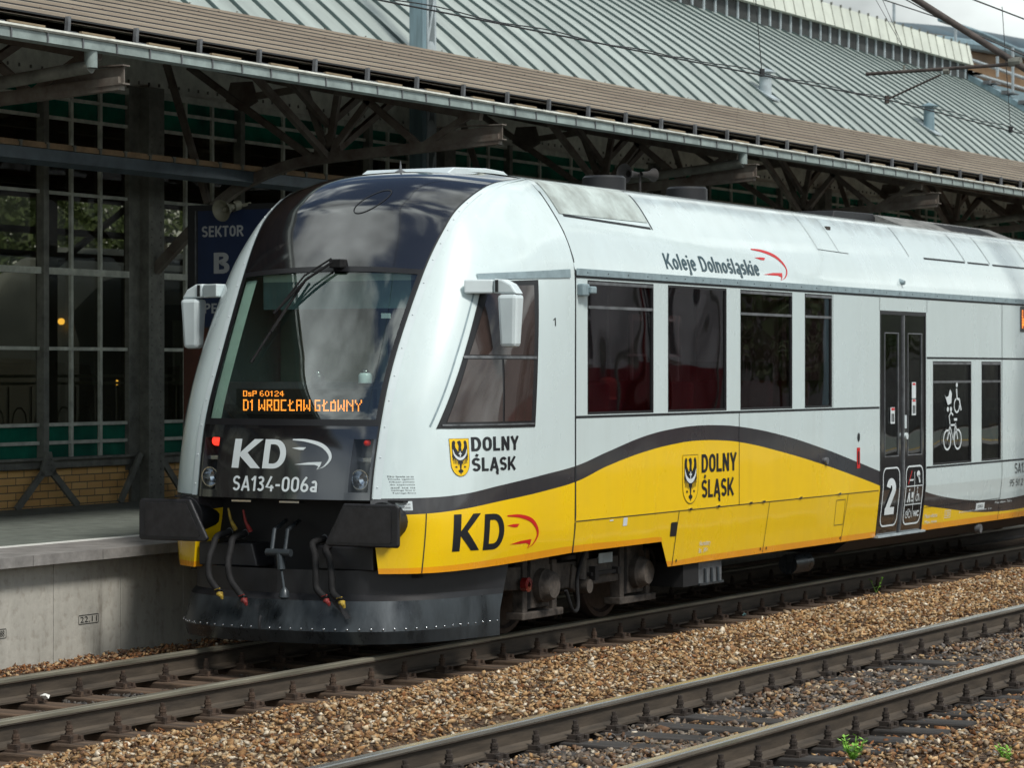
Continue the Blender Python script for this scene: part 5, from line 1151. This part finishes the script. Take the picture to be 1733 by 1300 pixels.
b = MB(); b.box(56.5, 110, -38, -33, -.3, 9.5); b.build('sky_backdrop', mat('backdrop_grey', (.20, .19, .18), .8, var=.3, scale=1), bd)  # added grey box that hides the bright sky behind the mirrored trees
blob_tree(61, -24, 8, 3.2, 2600, 'green tree beyond the red and white building, mirrored in the railcar windows')
blob_tree(69, -25, 9, 3.5, 2600, 'tall green tree farther along, mirrored in the right-hand railcar windows')

# =================================================================== STATION HALL
FY = 6.44
hall = empty('station_hall', (20, FY, .756), 'long station hall with riveted iron window wall, yellow brick base and grey-green ribbed metal roof', 'station hall')
b = MB(); b.box(-12, 60, FY, FY+.25, .70, 1.17); b.build('brick_base', 'brick', hall)
b = MB(); b.box(-12, 60, FY-.06, FY+.05, 1.165, 1.275); b.box(-12, 60, FY-.10, FY-.06, 1.25, 1.275); b.build('sill_beam', 'iron', hall)
colx = [.86+6.53*k for k in range(-2, 9)]
cbase = None
def column(x):
    b = MB(); b.box(x-.145, x+.145, FY-.16, FY+.02, .756, 5.3); b.box(x-.36, x-.30, FY-.05, FY+.02, 1.1, 5.3); b.box(x-.30, x-.145, FY-.04, FY, .756, 5.3); b.box(x+.145, x+.22, FY-.04, FY, 1.17, 5.3)
    b.bar((x-.24, FY-.12, 1.28), (x-.62, FY-.12, .76), .075, .03, (0, 1, 0)); b.bar((x+.16, FY-.12, 1.20), (x+.62, FY-.12, .76), .075, .03, (0, 1, 0))
    for k in range(52):
        for d in (-.085, .085): b.dome((x+d, FY-.16, .85+k*.085), .014, .009, 6, (0, -1, 0))
    return b.build('column', 'iron', hall)
def bay(xa, xb):
    """window bay between two main columns, with two heavy mullions"""
    xa += .22; xb -= .36; L_ = [xa]; w_ = (xb-xa)
    h1, h2 = xa+1.59, xb-1.50; xs = [xa+.53, xa+1.06, h1+.52, h1+1.03, (h1+h2)/2+.26, h2-.0, h2+.49, h2+.99]
    b = MB(); y0 = FY-.035
    for x in (xa+.53, xa+1.06, h1+(h2-h1)/3, h1+2*(h2-h1)/3, h2+.51, h2+1.02): b.box(x-.02, x+.02, y0, FY, 1.27, 5.25)
    for z in (1.43, 1.62, 2.42, 4.06, 4.85, 5.06): b.box(xa, xb, y0+.004, FY-.004, z-.018, z+.018)
    b.box(xa, xb, FY-.055, FY, 3.20, 3.27); b.box(xa, xb, FY-.05, FY, 5.20, 5.27)
    o = b.build('window', 'iron_light', hall)
    for x in (h1, h2):
        m = MB()
        m.box(x-.045, x+.045, FY-.085, FY+.02, 1.165, 5.25); m.prism([(x-.05, 1.34), (x+.05, 1.34), (x+.14, 1.09), (x-.14, 1.09)], 'y', FY-.115, FY-.09)
        for s in (-1, 1): m.bar((x+s*.08, FY-.10, 1.12), (x+s*.52, FY-.10, .755), .075, .03, (0, 1, 0))
        for s in (-.05, 0, .05):
            for z in (1.14, 1.20, 1.26): m.dome((x+s, FY-.115, z), .011, .008, 6, (0, -1, 0))
        m.build('mullion', 'iron', o)
        m = MB(); m.box(x+.05, x+.34, FY+.03, FY+.09, 1.28, 5.2); m.build('mullion_return', 'iron_rust', o)
    p = MB(); p.box(xa, xb, FY+.004, FY+.010, 1.62, 4.85); p.build('pane', 'pane_dark', o)
    for za_, zb2 in ((1.27, 1.62), (4.85, 5.22)): p = MB(); p.box(xa, xb, FY+.004, FY+.010, za_, zb2); p.build('green_pane', 'pane_green', o)
for i, x in enumerate(colx): column(x)
for a, c in zip(colx, colx[1:]): bay(a, c)
b = MB(); b.box(-12, 60, FY-.02, FY+.04, 5.27, 6.32); b.build('fascia', 'fascia', hall)
b = MB()
for i in range(360):
    b.cyl((-11+i*.19, FY-.03, 5.35), 'z', .012, .035, 5)
o_ = b.build('fascia_bolts', 'iron', hall); tag(o_, kind='stuff')
# inside
b = MB(); b.box(-12, 60, FY+.25, 40, .70, .74); b.build('hall_floor', 'platform_paving', hall)
for k in range(9):
    x = -6+k*6.53+2.4; b = MB(); b.box(x-.15, x+.15, 11.2, 11.5, .75, 8.3); b.build('inner_column', 'iron_rust', hall)
b = MB(); b.box(-12, 60, 8.6, 8.66, 2.02, 2.055); b.box(-12, 60, 8.6, 8.66, 2.105, 2.14); b.build('handrail', 'galv', hall)
b = MB()
for k in range(80):
    x = -4+k*.42; b.bar((x, 8.63, .76), (x, 8.63, 2.0), .025); b.tube([(x+.21+.13*math.cos(a), 8.63, 1.60+.16*math.sin(a)) for a in [2*PI*i/10 for i in range(11)]], .010, 5)
b.box(-4, 30, 8.6, 8.66, 1.30, 1.33); b.build('ornate_balustrade', 'iron', hall)
b = MB(); b.bar((5.9, 7.6, 3.1), (6.6, 8.2, 1.2), .05); b.bar((2.0, 7.6, 3.6), (5.2, 7.6, 2.2), .06)
for k in range(12): b.bar((k*5-2, 7, 6.0), (k*5+1, 12, 5.2), .09); b.bar((k*5+1, 12, 5.2), (k*5-2, 12, 3.6), .07)
for z in (3.6, 3.9, 4.5, 5.2): b.box(-12, 60, 10, 10.12, z, z+.08)
b.build('inner_trusses', 'iron_rust', hall)
b = MB(); b.box(-12, 60, 14.2, 14.3, 4.75, 6.3); b.build('rear_fascia', 'info_brown', hall)
# roof
RP = [(6.30, 6.22), (7.0, 6.82), (7.8, 7.44), (8.6, 7.99), (9.4, 8.49), (10.3, 9.01)]
RPs = spline([(y, z) for y, z in RP], 4); X0, X1 = -6, 45.6
b = MB(); b.grid([[(x, y, z) for y, z in RPs] for x in np.linspace(X0, X1, 60)]); b.grid([[(x, y, z-.12) for y, z in RPs] for x in (X0, X1)]); ro = b.build('roof', 'hall_metal', hall)
b = MB(); b.grid([[(x, 10.3+(10.3-y)*1.0, z) for y, z in RPs[::-1]] for x in (X0, X1)]); b.build('far_roof_slope', 'hall_metal', hall)
b = MB(); k = X0+.1
while k < X1:
    vs = []
    for y, z in RPs: vs += [(k-.034, y, z), (k+.034, y, z), (k+.018, y-.01, z+.032), (k-.018, y-.01, z+.032)]
    fs = []
    for i in range(len(RPs)-1):
        for j in range(4): fs.append((4*i+j, 4*i+(j+1) % 4, 4*i+4+(j+1) % 4, 4*i+4+j))
    b.add(vs, fs); k += .61
b.build('roof_seams', 'seam_dark', ro)
def vent(x, y, m, h=.62):
    z = np.interp(y, [p[0] for p in RPs], [p[1] for p in RPs]); b = MB(); b.cyl((x, y, z+h/2-.05), 'z', .105, h+.1, 18); v = b.build('roof_vent', m, ro)
    b = MB(); b.lathe((x, y, z+h), (0, 0, 1), [(.09, -.02), (.09, .05), (.19, .05), (.195, .06), (.02, .13), (.001, .13)], 18); b.build('vent_cap', m, v)
    b = MB(); b.prism([(y-.20, z-.125), (y+.15, z+.10), (y+.15, z+.12), (y-.20, z-.10)], 'x', x-.17, x+.17); b.build('vent_flashing', 'galv', v)
vent(26.1, 7.07, 'galv', .30); vent(34.1, 7.07, 'mast_blue', .38)
ln = MB(); ln.box(8, X1, 10.3, 10.7, 8.92, 9.40); lo = ln.build('lantern', 'lantern_dark', hall)
ln = MB(); ln.prism([(10.16, 9.36), (10.26, 9.82), (10.6, 9.86), (10.6, 9.36)], 'x', 8, X1); ln.build('lantern_panel', 'lantern_panel', lo)
x = 8.0
while x < X1: ln = MB(); ln.box(x, x+.055, 10.27, 10.3, 8.96, 9.37); ln.build('lantern_post', 'galv', lo); x += .526
x = 8.0
while x < X1: ln = MB(); ln.bar((x, 10.158, 9.36), (x, 10.256, 9.82), .014); ln.box(x-.014, x+.014, 10.22, 10.26, 9.80, 9.86); ln.build('panel_joint', 'iron', lo); x += .526
b = MB(); b.grid([[(x, y+.02, z+dz) for y, z in RPs] for x, dz in ((X1, .0), (X1, .16), (X1+.5, .16), (X1+.5, -.3))], False); b.build('gable_parapet', 'mast_blue', hall)
b = MB()
for i in range(14):
    y, z = RPs[2+i*2 if 2+i*2 < len(RPs) else -1]; b.box(X1-.02, X1+.12, y-.08, y+.08, z+.15, z+.24)
    b.box(X1+.05, X1+.45, y-.2, y+.2, z+.165, z+.19)
b.build('parapet_fittings', 'steel_grey', hall)

# =================================================================== CANOPY OVER THE PLATFORM
can = empty('platform_canopy', (20, 4, 4.9), 'sloping brown boarded canopy with a metal gutter and iron brackets over the platform', 'canopy')
zt = lambda x: .0042*(x+.7)          # the canopy climbs slightly along the platform
def line_y(mb, x0, x1, prof, n=30):
    xs = np.linspace(x0, x1, n); mb.grid([[(x, y, z+zt(x)) for y, z in prof] for x in xs], False)
gt = MB(); line_y(gt, -8, 62, [(2.0, 4.885), (1.995, 4.80), (2.05, 4.785), (2.12, 4.80), (2.12, 4.87)]); go = gt.build('gutter', 'gutter', can)
gt = MB(); line_y(gt, -8, 62, [(1.985, 4.878), (1.968, 4.893), (1.985, 4.912), (2.01, 4.90), (2.005, 4.885)]); gt.build('gutter_lip', 'gutter_lip', go)
gt = MB(); x = -7.5
while x < 60: gt.box(x-.008, x+.008, 1.985, 1.998, 4.795+zt(x), 4.89+zt(x)); x += .462
tag(gt.build('gutter_joint', 'steel_grey', go), kind='stuff')
NB = 9; ya, za, yb_, zb_ = 2.30, 5.075, 6.42, 6.29
b = MB()
for k in range(NB):
    t0, t1 = k/NB, (k+1)/NB; y0, z0, y1, z1 = ya+(yb_-ya)*t0, za+(zb_-za)*t0, ya+(yb_-ya)*t1, za+(zb_-za)*t1
    line_y(b, -8, 62, [(y0, z0-.005), (y0, z0+.035), (y1+.03, z1+.004)], 20)
line_y(b, -8, 62, [(ya, za-.03), (yb_, zb_-.04)], 3)
cm = mat('canopy_board', (.30, .26, .205), .75, var=.3, scale=1.6, stretch=(.25, 3, 3), dark=(.22, .18, .14)); co = b.build('roof_covering', cm, can)
b = MB()
for k in range(NB):
    t0 = k/NB; y0, z0 = ya+(yb_-ya)*t0, za+(zb_-za)*t0; line_y(b, -8, 62, [(y0-.004, z0-.006), (y0-.004, z0+.009)], 20)
b.build('board_shadow_gap', 'info_brown' if False else 'wire', co)
b = MB(); x = -7
while x < 50:
    for k in range(NB):
        t = (k+.62)/NB; y, z = ya+(yb_-ya)*t, za+(zb_-za)*t+.02+zt(x+.1*k); b.box(x+.1*k-.011, x+.1*k+.011, y-.008, y+.008, z, z+.010)
    x += .945
tag(b.build('roof_bolts', 'iron_rust', co), kind='stuff')
x = .51-.945*6
while x < 50:
    b = MB(); b.prism([(x-.018, 4.96+zt(x)), (x+.018, 4.96+zt(x)), (x+.03, 5.09+zt(x)), (x-.006, 5.09+zt(x))], 'y', 2.25, 2.285); b.box(x-.20, x-.05, 2.12, 2.3, 4.90+zt(x), 4.945+zt(x)); es_ = b.build('eaves_strut', 'steel_grey', can); b = MB(); b.box(x+.16, x+.62, 2.24, 2.27, 4.965+zt(x), 4.982+zt(x)); b.build('eaves_rod', 'beam_tan', es_); x += .945
b = MB(); line_y(b, -8, 62, [(2.12, 4.80), (2.35, 4.84), (6.3, 5.75)], 10); line_y(b, -8, 62, [(2.3, 4.91), (6.3, 5.80)], 10); b.build('soffit_boards', 'rust_wood', can)
for y in (3.2, 4.3, 5.3):
    b = MB() 
    z = 4.92+(y-2.3)*.225; b.box(-8, 62, y-.03, y+.03, z-.06, z); b.build('purlin', 'iron_rust', can)
def bracket(x):
    z_ = zt(x)*.3; b = MB(); P = lambda y, z: (x, y, z+z_)
    def L(p, q, w_=.07): b.bar(P(*p), P(*q), w_*1.3, w_, (1, 0, 0))
    ch = spline([(6.30, 3.28), (5.75, 3.76), (5.23, 4.14), (4.62, 4.36), (4.06, 4.44), (3.0, 4.50)], 3)
    for p, q in zip(ch, ch[1:]): L(p, q, .085)
    L((3.0, 4.50), (1.98, 4.56), .085)
    b.prism([(1.95, 4.56+z_), (1.95, 4.70+z_), (2.7, 4.66+z_), (2.75, 4.52+z_)], 'x', x-.008, x+.008)
    b.box(x-.05, x+.05, 1.93, 2.7, 4.70+z_, 4.712+z_); b.bar(P(1.93, 4.555), P(2.75, 4.51), .10, .012)
    L((2.2, 4.80), (4.3, 5.22), .07); L((4.3, 5.22), (6.3, 5.66), .09)
    for p, q in (((4.06, 4.46), (4.36, 5.2)), ((4.06, 4.46), (3.94, 5.1)), ((4.06, 4.46), (3.55, 5.03)), ((3.6, 5.05), (2.93, 4.52)), ((5.85, 5.5), (4.22, 4.42)), ((6.15, 5.55), (5.6, 4.0)), ((5.16, 5.12), (4.33, 5.20)), ((2.93, 4.5), (2.3, 4.84))): L(p, q, .055)
    b.prism([(5.30, 5.30+z_), (5.02, 5.30+z_), (4.95, 5.08+z_), (5.16, 4.98+z_), (5.36, 5.10+z_)], 'x', x-.01, x+.01)
    b.prism([(4.25, 4.40+z_), (3.88, 4.42+z_), (3.92, 4.62+z_), (4.06, 4.70+z_), (4.22, 4.62+z_)], 'x', x-.012, x+.012)
    return b.build('bracket', 'iron_rust', can)
for x in colx[1:]: bracket(x)
def diag(x0, x1, y):
    zt_ = 5.0+(y-2.3)*.2
    for p, q in (((x0, zt_-.9), (x0+1.7, zt_)), ((x1, zt_-.9), (x1-1.7, zt_)), ((x0, zt_-.55), (x0+1.0, zt_)), ((x1, zt_-.55), (x1-1.0, zt_))): b = MB(); b.bar((p[0], y, p[1]), (q[0], y, q[1]), .07, .06, (0, 1, 0)); b.build('knee_brace', 'iron_rust', can)
for a, c in zip(colx[1:], colx[2:]): diag(a, c, 4.06)
for x in (.55, 13.75, 26.8):
    b = MB(); z_ = zt(x); b.tube([(x, 2.06, 4.82+z_), (x, 2.06, 4.66+z_)], .055, 14); d = b.build('downpipe', 'gutter', can)
    b = MB(); b.tube([(x, 2.06, 4.67+z_), (x-.02, 3.6, 4.52+z_), (x-.02, 6.2, 4.35+z_)], .055, 14); b.build('drain_pipe', 'iron', d)
# lower beam with a boarded top between the brackets
aw = MB(); aw.prism([(4.98, 4.33), (4.98, 4.215), (5.05, 4.17), (5.25, 4.20), (5.25, 4.33)], 'x', -8, 60); ao = aw.build('cross_beam', mat('beam_grey', (.09, .12, .14), .3, metal=.3, var=.3, scale=3), can)
aw = MB(); aw.box(-8, 60, 4.96, 5.27, 4.335, 4.39); aw.build('beam_board', 'rust_wood' if False else mat('beam_board', (.30, .20, .11), .8, var=.3, scale=4), ao)
aw = MB(); x = -7.6
while x < 40: aw.box(x-.015, x+.015, 4.945, 4.975, 4.33, 4.375); aw.box(x-.04, x+.015, 4.94, 4.96, 4.375, 4.39); x += .42
aw.build('beam_clips', 'iron', ao)

# =================================================================== PLATFORM FURNITURE
sg_ = empty('information_board', (5.5, 3.8, .756), 'tall blue SEKTOR sign on a dark brown base, half hidden by the railcar front', 'information board')
b = MB(); b.box(5.5, 5.62, 2.9, 4.55, 2.62, 3.86); so = b.build('sign_panel', 'sign_frame', sg_)
b = MB(); b.box(5.494, 5.4995, 3.0, 4.42, 2.63, 3.80); b.build('sign_face', 'sign_blue', so)
b = MB(); b.box(5.488, 5.4995, 4.44, 4.455, 2.63, 3.80); b.build('sign_edge', 'steel_grey', so)
b = MB(); b.box(5.5, 5.62, 2.9, 4.60, .756, 2.615); b.build('sign_base', 'info_brown', sg_)
b = MB(); b.box(5.47, 5.5, 4.28, 4.45, 1.93, 2.07); bx = b.build('call_box', 'red_paint', sg_, .008)
b = MB(); fs = lambda u, v: (5.490, 4.37-u, v)
put_caps(b, 'SEKTOR', 0, .50, 3.535, 3.645, fs, .17, .10, (-1, 0, 0)); b.build('sign_text', 'sign_text', so); b = MB(); put_caps(b, 'B', .145, .335, 3.165, 3.375, fs, .19, .1, (-1, 0, 0)); b.build('sign_text', 'sign_text', so); b = MB(); put_caps(b, 'PERON', .03, .45, 2.765, 2.865, fs, .17, .1, (-1, 0, 0)); b.build('sign_text', 'sign_text', so)
ls = empty('loudspeaker', (5.35, 4.05, 3.80), 'beige horn loudspeaker hanging above the blue sector sign', 'loudspeaker')
b = MB(); b.lathe((5.42, 3.93, 3.83), (-1, .1, -.25), [(.03, 0), (.035, .06), (.07, .14), (.105, .20), (.112, .21), (.10, .205), (.065, .15), (.03, .12)], 24); b.build('horn', 'horn_beige', ls)
b = MB(); b.lathe((5.42, 3.93, 3.83), (1, -.1, .25), [(.05, -.03), (.05, .07), (.001, .075)], 16); b.lathe((5.33, 3.94, 3.807), (-1, .1, -.25), [(.03, 0), (.028, .07), (.001, .09)], 12); b.bar((5.48, 3.98, 3.82), (5.52, 3.80, 3.86), .03); b.build('driver_unit', 'horn_beige', ls)

# =================================================================== MAST AND OVERHEAD LINE
ms_ = empty('catenary_mast', (12.85, 6.05, .756), 'blue-grey steel lattice mast rising through the canopy in front of the ribbed roof', 'mast')
b = MB(); b.box(12.72, 12.75, 6.0, 6.19, .756, 9.5); b.box(12.75, 12.82, 6.0, 6.02, .756, 9.5); b.box(12.75, 12.82, 6.17, 6.19, .756, 9.5); b.build('web_plate', 'mast_blue', ms_)
b = MB()
b.box(13.03, 13.07, 6.0, 6.19, .756, 9.5); b.box(12.822, 12.85, 5.985, 6.01, .756, 9.5)
z = 1.0
while z < 9.4: b.prism([(12.85, z), (13.03, z), (13.03, z+.30), (12.98, z+.36), (12.90, z+.36), (12.85, z+.30)], 'y', 5.995, 6.01); b.bar((12.86, 6.0, z+.36), (13.02, 6.0, z+.9), .035, .01, (0, 1, 0)); z += 1.0
b.build('lacing', 'galv', ms_)
oh = empty('overhead_line', (13.2, 0, 5.35), 'thin black overhead contact wire with droppers crossing in front of the roofs', 'overhead wire')
pts = [(-30, .12, 5.12), (1.91, .1, 5.25), (7.5, 0, 5.30), (13.25, -.05, 5.365), (17.8, 0, 5.345), (40, .1, 5.4), (70, .1, 5.4)]
b = MB(); b.tube(pts, .008, 6); b.build('contact_wire', 'wire', oh)
b = MB(); b.tube([(x+.2, y+.01, z+.035+.012*math.sin(x*3)) for x, y, z in [(p[0]+(q[0]-p[0])*t/30, p[1], p[2]+(q[2]-p[2])*t/30) for p, q in zip(pts[1:5], pts[2:6]) for t in range(30)]], .006, 5); b.build('auxiliary_wire', 'wire', oh)
for x, z in ((9.57, 5.335), (17.8, 5.345)):
    b = MB(); b.tube([(x, 0, z), (x-.35, 0, z+1.6)], .005, 5); b.cyl((x, 0, z+.02), 'z', .03, .08, 8); b.build('dropper', 'wire', oh)
ct = empty('cantilever', (13.25, 0, 5.37), 'rusty steel tube cantilever with a level pipe and steady arm at the top right', 'cantilever')
# lies across the track: everything in the plane x = 13.25, reaching over to a mast outside the picture
def cp(px, py, x=13.25):
    a, c = (px-866.5)/4814, (627-py)/4814; r = (math.cos(TH)+a*math.sin(TH), math.sin(TH)-a*math.cos(TH), c); t = (x+18.27)/r[0]; return (x, round(-12.01+t*r[1], 3), round(2.19+t*r[2], 3))
b = MB(); b.tube([cp(1466, 125), cp(1718, 108)], .021, 12); b.build('registration_pipe', 'cat_rust', ct)
b = MB(); b.tube([cp(1501, 168), cp(1592, 126)], .012, 10); b.cyl(cp(1501, 168), 'z', .03, .09, 8); b.build('steady_arm', 'cat_rust', ct)
b = MB(); b.tube([cp(1540, -8), cp(1716, 104)], .040, 14); b.tube([cp(1716, 104), cp(1990, 278)], .040, 14); b.build('stay_tube', 'cat_rust', ct)
b = MB(); b.cyl(cp(1602, 120), 'y', .035, .07, 10); b.cyl(cp(1718, 104), 'y', .055, .14, 10); b.tube([cp(1530, 110), cp(1530, 121)], .015, 8); b.build('clamp', 'iron', ct)
b = MB(); b.tube([cp(1480, -5), cp(1526, 76)], .0035, 5); b.tube([cp(1492, -5), cp(1527, 76)], .0035, 5); b.build('tie_wire', 'wire', ct)
m2 = cp(1990, 278); b = MB(); b.box(13.1, 13.4, m2[1]-.15, m2[1]+.15, -.3, 8.5)
b.build('mast_post', 'mast_blue', ct)
ow = empty('feeder_wires', (20, -2, 7), 'pair of thin feeder wires crossing the sky in the top right corner', 'wire')
for p, q, r in (((1638, -5), (1760, 42), .010), ((1490, -3), (1590, 30), .008), ((1530, -3), (1590, 30), .008), ((1590, 30), (1760, 105), .010)):
    b = MB(); A, B = cp(*p, 16.0), cp(*q, 16.6); b.tube([A, B], r, 6); b.build('strand', 'wire', ow)

# =================================================================== FAR BUILDINGS AND TRAINS
fb = empty('far_hall', (95, 30, 0), 'distant hall with a dark blue rounded roof above a brown wall, behind the ribbed roof', 'building')
def cpy(px, py, y):
    a, c = (px-866.5)/4814, (627-py)/4814; r = (math.cos(TH)+a*math.sin(TH), math.sin(TH)-a*math.cos(TH), c); t = (y+12.01)/r[1]; return (-18.27+t*r[0], y, 2.19+t*r[2])
top = [(1440, 36), (1470, 31), (1500, 29), (1540, 31), (1600, 36), (1660, 43), (1733, 57), (1800, 68), (1900, 92)]; bot = [(1440, 42), (1470, 47), (1500, 52), (1540, 56), (1600, 62), (1660, 70), (1733, 83), (1800, 95), (1900, 112)]
b = MB(); rows = []
for (a, t), (c, u) in zip(top, bot):
    A, B = Vector(cpy(a, t, 26)), Vector(cpy(c, u, 24.6)); h = A.z-B.z; rows.append([(A.x, 24.6+3.2*(1-math.cos(f)), B.z+h*math.sin(f)) for f in [PI*.5*i/6 for i in range(7)]]+[(A.x, 34, A.z)])
b.grid(rows); b.build('curved_roof', 'far_blue', fb)
b = MB(); rows = []
for (c, u) in bot: B = Vector(cpy(c, u, 24.6)); rows.append([(B.x, 24.8, B.z+.1), (B.x, 24.8, 0)])
b.grid(rows, False); b.build('wall', 'far_brown', fb)
b = MB(); P = [cpy(c, u+8, 24.6) for c, u in bot]; b.tube(P, .22, 8); b.build('eaves_band', 'mast_blue', fb)
b = MB(); P = [cpy(c, u, 24.5) for c, u in ((1640, 100), (1733, 132), (1800, 155))]; b.tube(P, .07, 6); P = [cpy(c, u, 24.5) for c, u in ((1640, 122), (1733, 150), (1800, 170))]; b.tube(P, .07, 6)
for px, ya_, yb2 in ((1513, 5, 40), (1617, 40, 106), (1714, 80, 156), (1688, 95, 130)): A, B = cpy(px, ya_, 20), cpy(px, yb2, 20); b.bar(A, B, .075)
b.build('railing', 'galv', fb)
b = MB(); b.add([cpy(1633, 130, 22), cpy(1740, 158, 22), cpy(1740, 176, 22), cpy(1633, 143, 22)], [(0, 1, 2, 3)]); b.tube([cpy(1590, 32, 22), cpy(1660, 56, 22), cpy(1740, 92, 22)], .09, 6); b.build('parapet_band', 'mast_blue', fb)
ft = empty('parked_train', (14, 13, 0), 'dark grey train with a silver band and an amber lamp parked beyond the hall windows', 'train')
b = MB(); b.prism([(-1.4, .8), (1.4, .8), (1.4, 3.1), (1.1, 3.7), (-1.1, 3.7), (-1.4, 3.1)], 'x', 0, 1)
b = MB(); 
sec = [(14.6, .9), (14.6, 3.2), (14.8, 3.8), (15.4, 4.15), (16.5, 4.2), (17.2, 3.8), (17.4, 3.2), (17.4, .9)]
b.grid([[(x, 16+(y-16)*s, .9+(z-.9)*s2) for y, z in sec] for x, s, s2 in ((17.2, .55, .45), (17.4, .8, .75), (18.0, .95, .93), (19, 1, 1), (44, 1, 1))]); b.add([(17.2, 16+(y-16)*.55, .9+(z-.9)*.45) for y, z in sec], [tuple(range(8))]); b.build('train_body', 'far_train_grey', ft)
b = MB(); b.box(19.5, 44, 14.56, 14.6, 1.95, 3.0); b.build('pale_panel', 'far_train_silver', ft)
b = MB(); b.box(18.6, 44, 14.55, 14.62, 3.25, 3.45); b.build('silver_band', 'chrome', ft)
b = MB(); b.lathe((17.25, 15.1, 2.95), (-1, -.2, 0), [(.05, 0), (.05, .04), (.001, .05)], 12); b.build('amber_lamp', 'lamp_amber', ft)
b = MB(); b.lathe((18.1, 14.7, 2.0), (-1, -.5, 0), [(.05, 0), (.05, .04), (.001, .05)], 10); b.build('marker_lamp', 'lamp_amber', ft)
yt = empty('yellow_train', (12, 20, 0), 'yellow railway carriage with a blue stripe seen through the far left hall windows', 'train')
b = MB(); b.box(12, 21.9, 19, 22, 1.6, 3.3); b.build('carriage_body', 'far_yellow', yt)
b = MB(); b.box(12, 21.9, 18.96, 19, 3.3, 3.7); b.build('blue_stripe', mat('far_blue_stripe', (.02, .08, .35), .5), yt)
for x in (16.5, 18.4, 20.3): b = MB(); b.box(x, x+1.1, 18.95, 19, 2.3, 2.95); b.build('window', 'interior_dark', yt)
blob_tree(33, 30, 6.5, 5, 14000, 'leafy green tree seen beyond the hall through its windows, left one', .09); blob_tree(44, 32, 7, 6, 14000, 'leafy green tree seen beyond the hall through its windows, right one', .09)
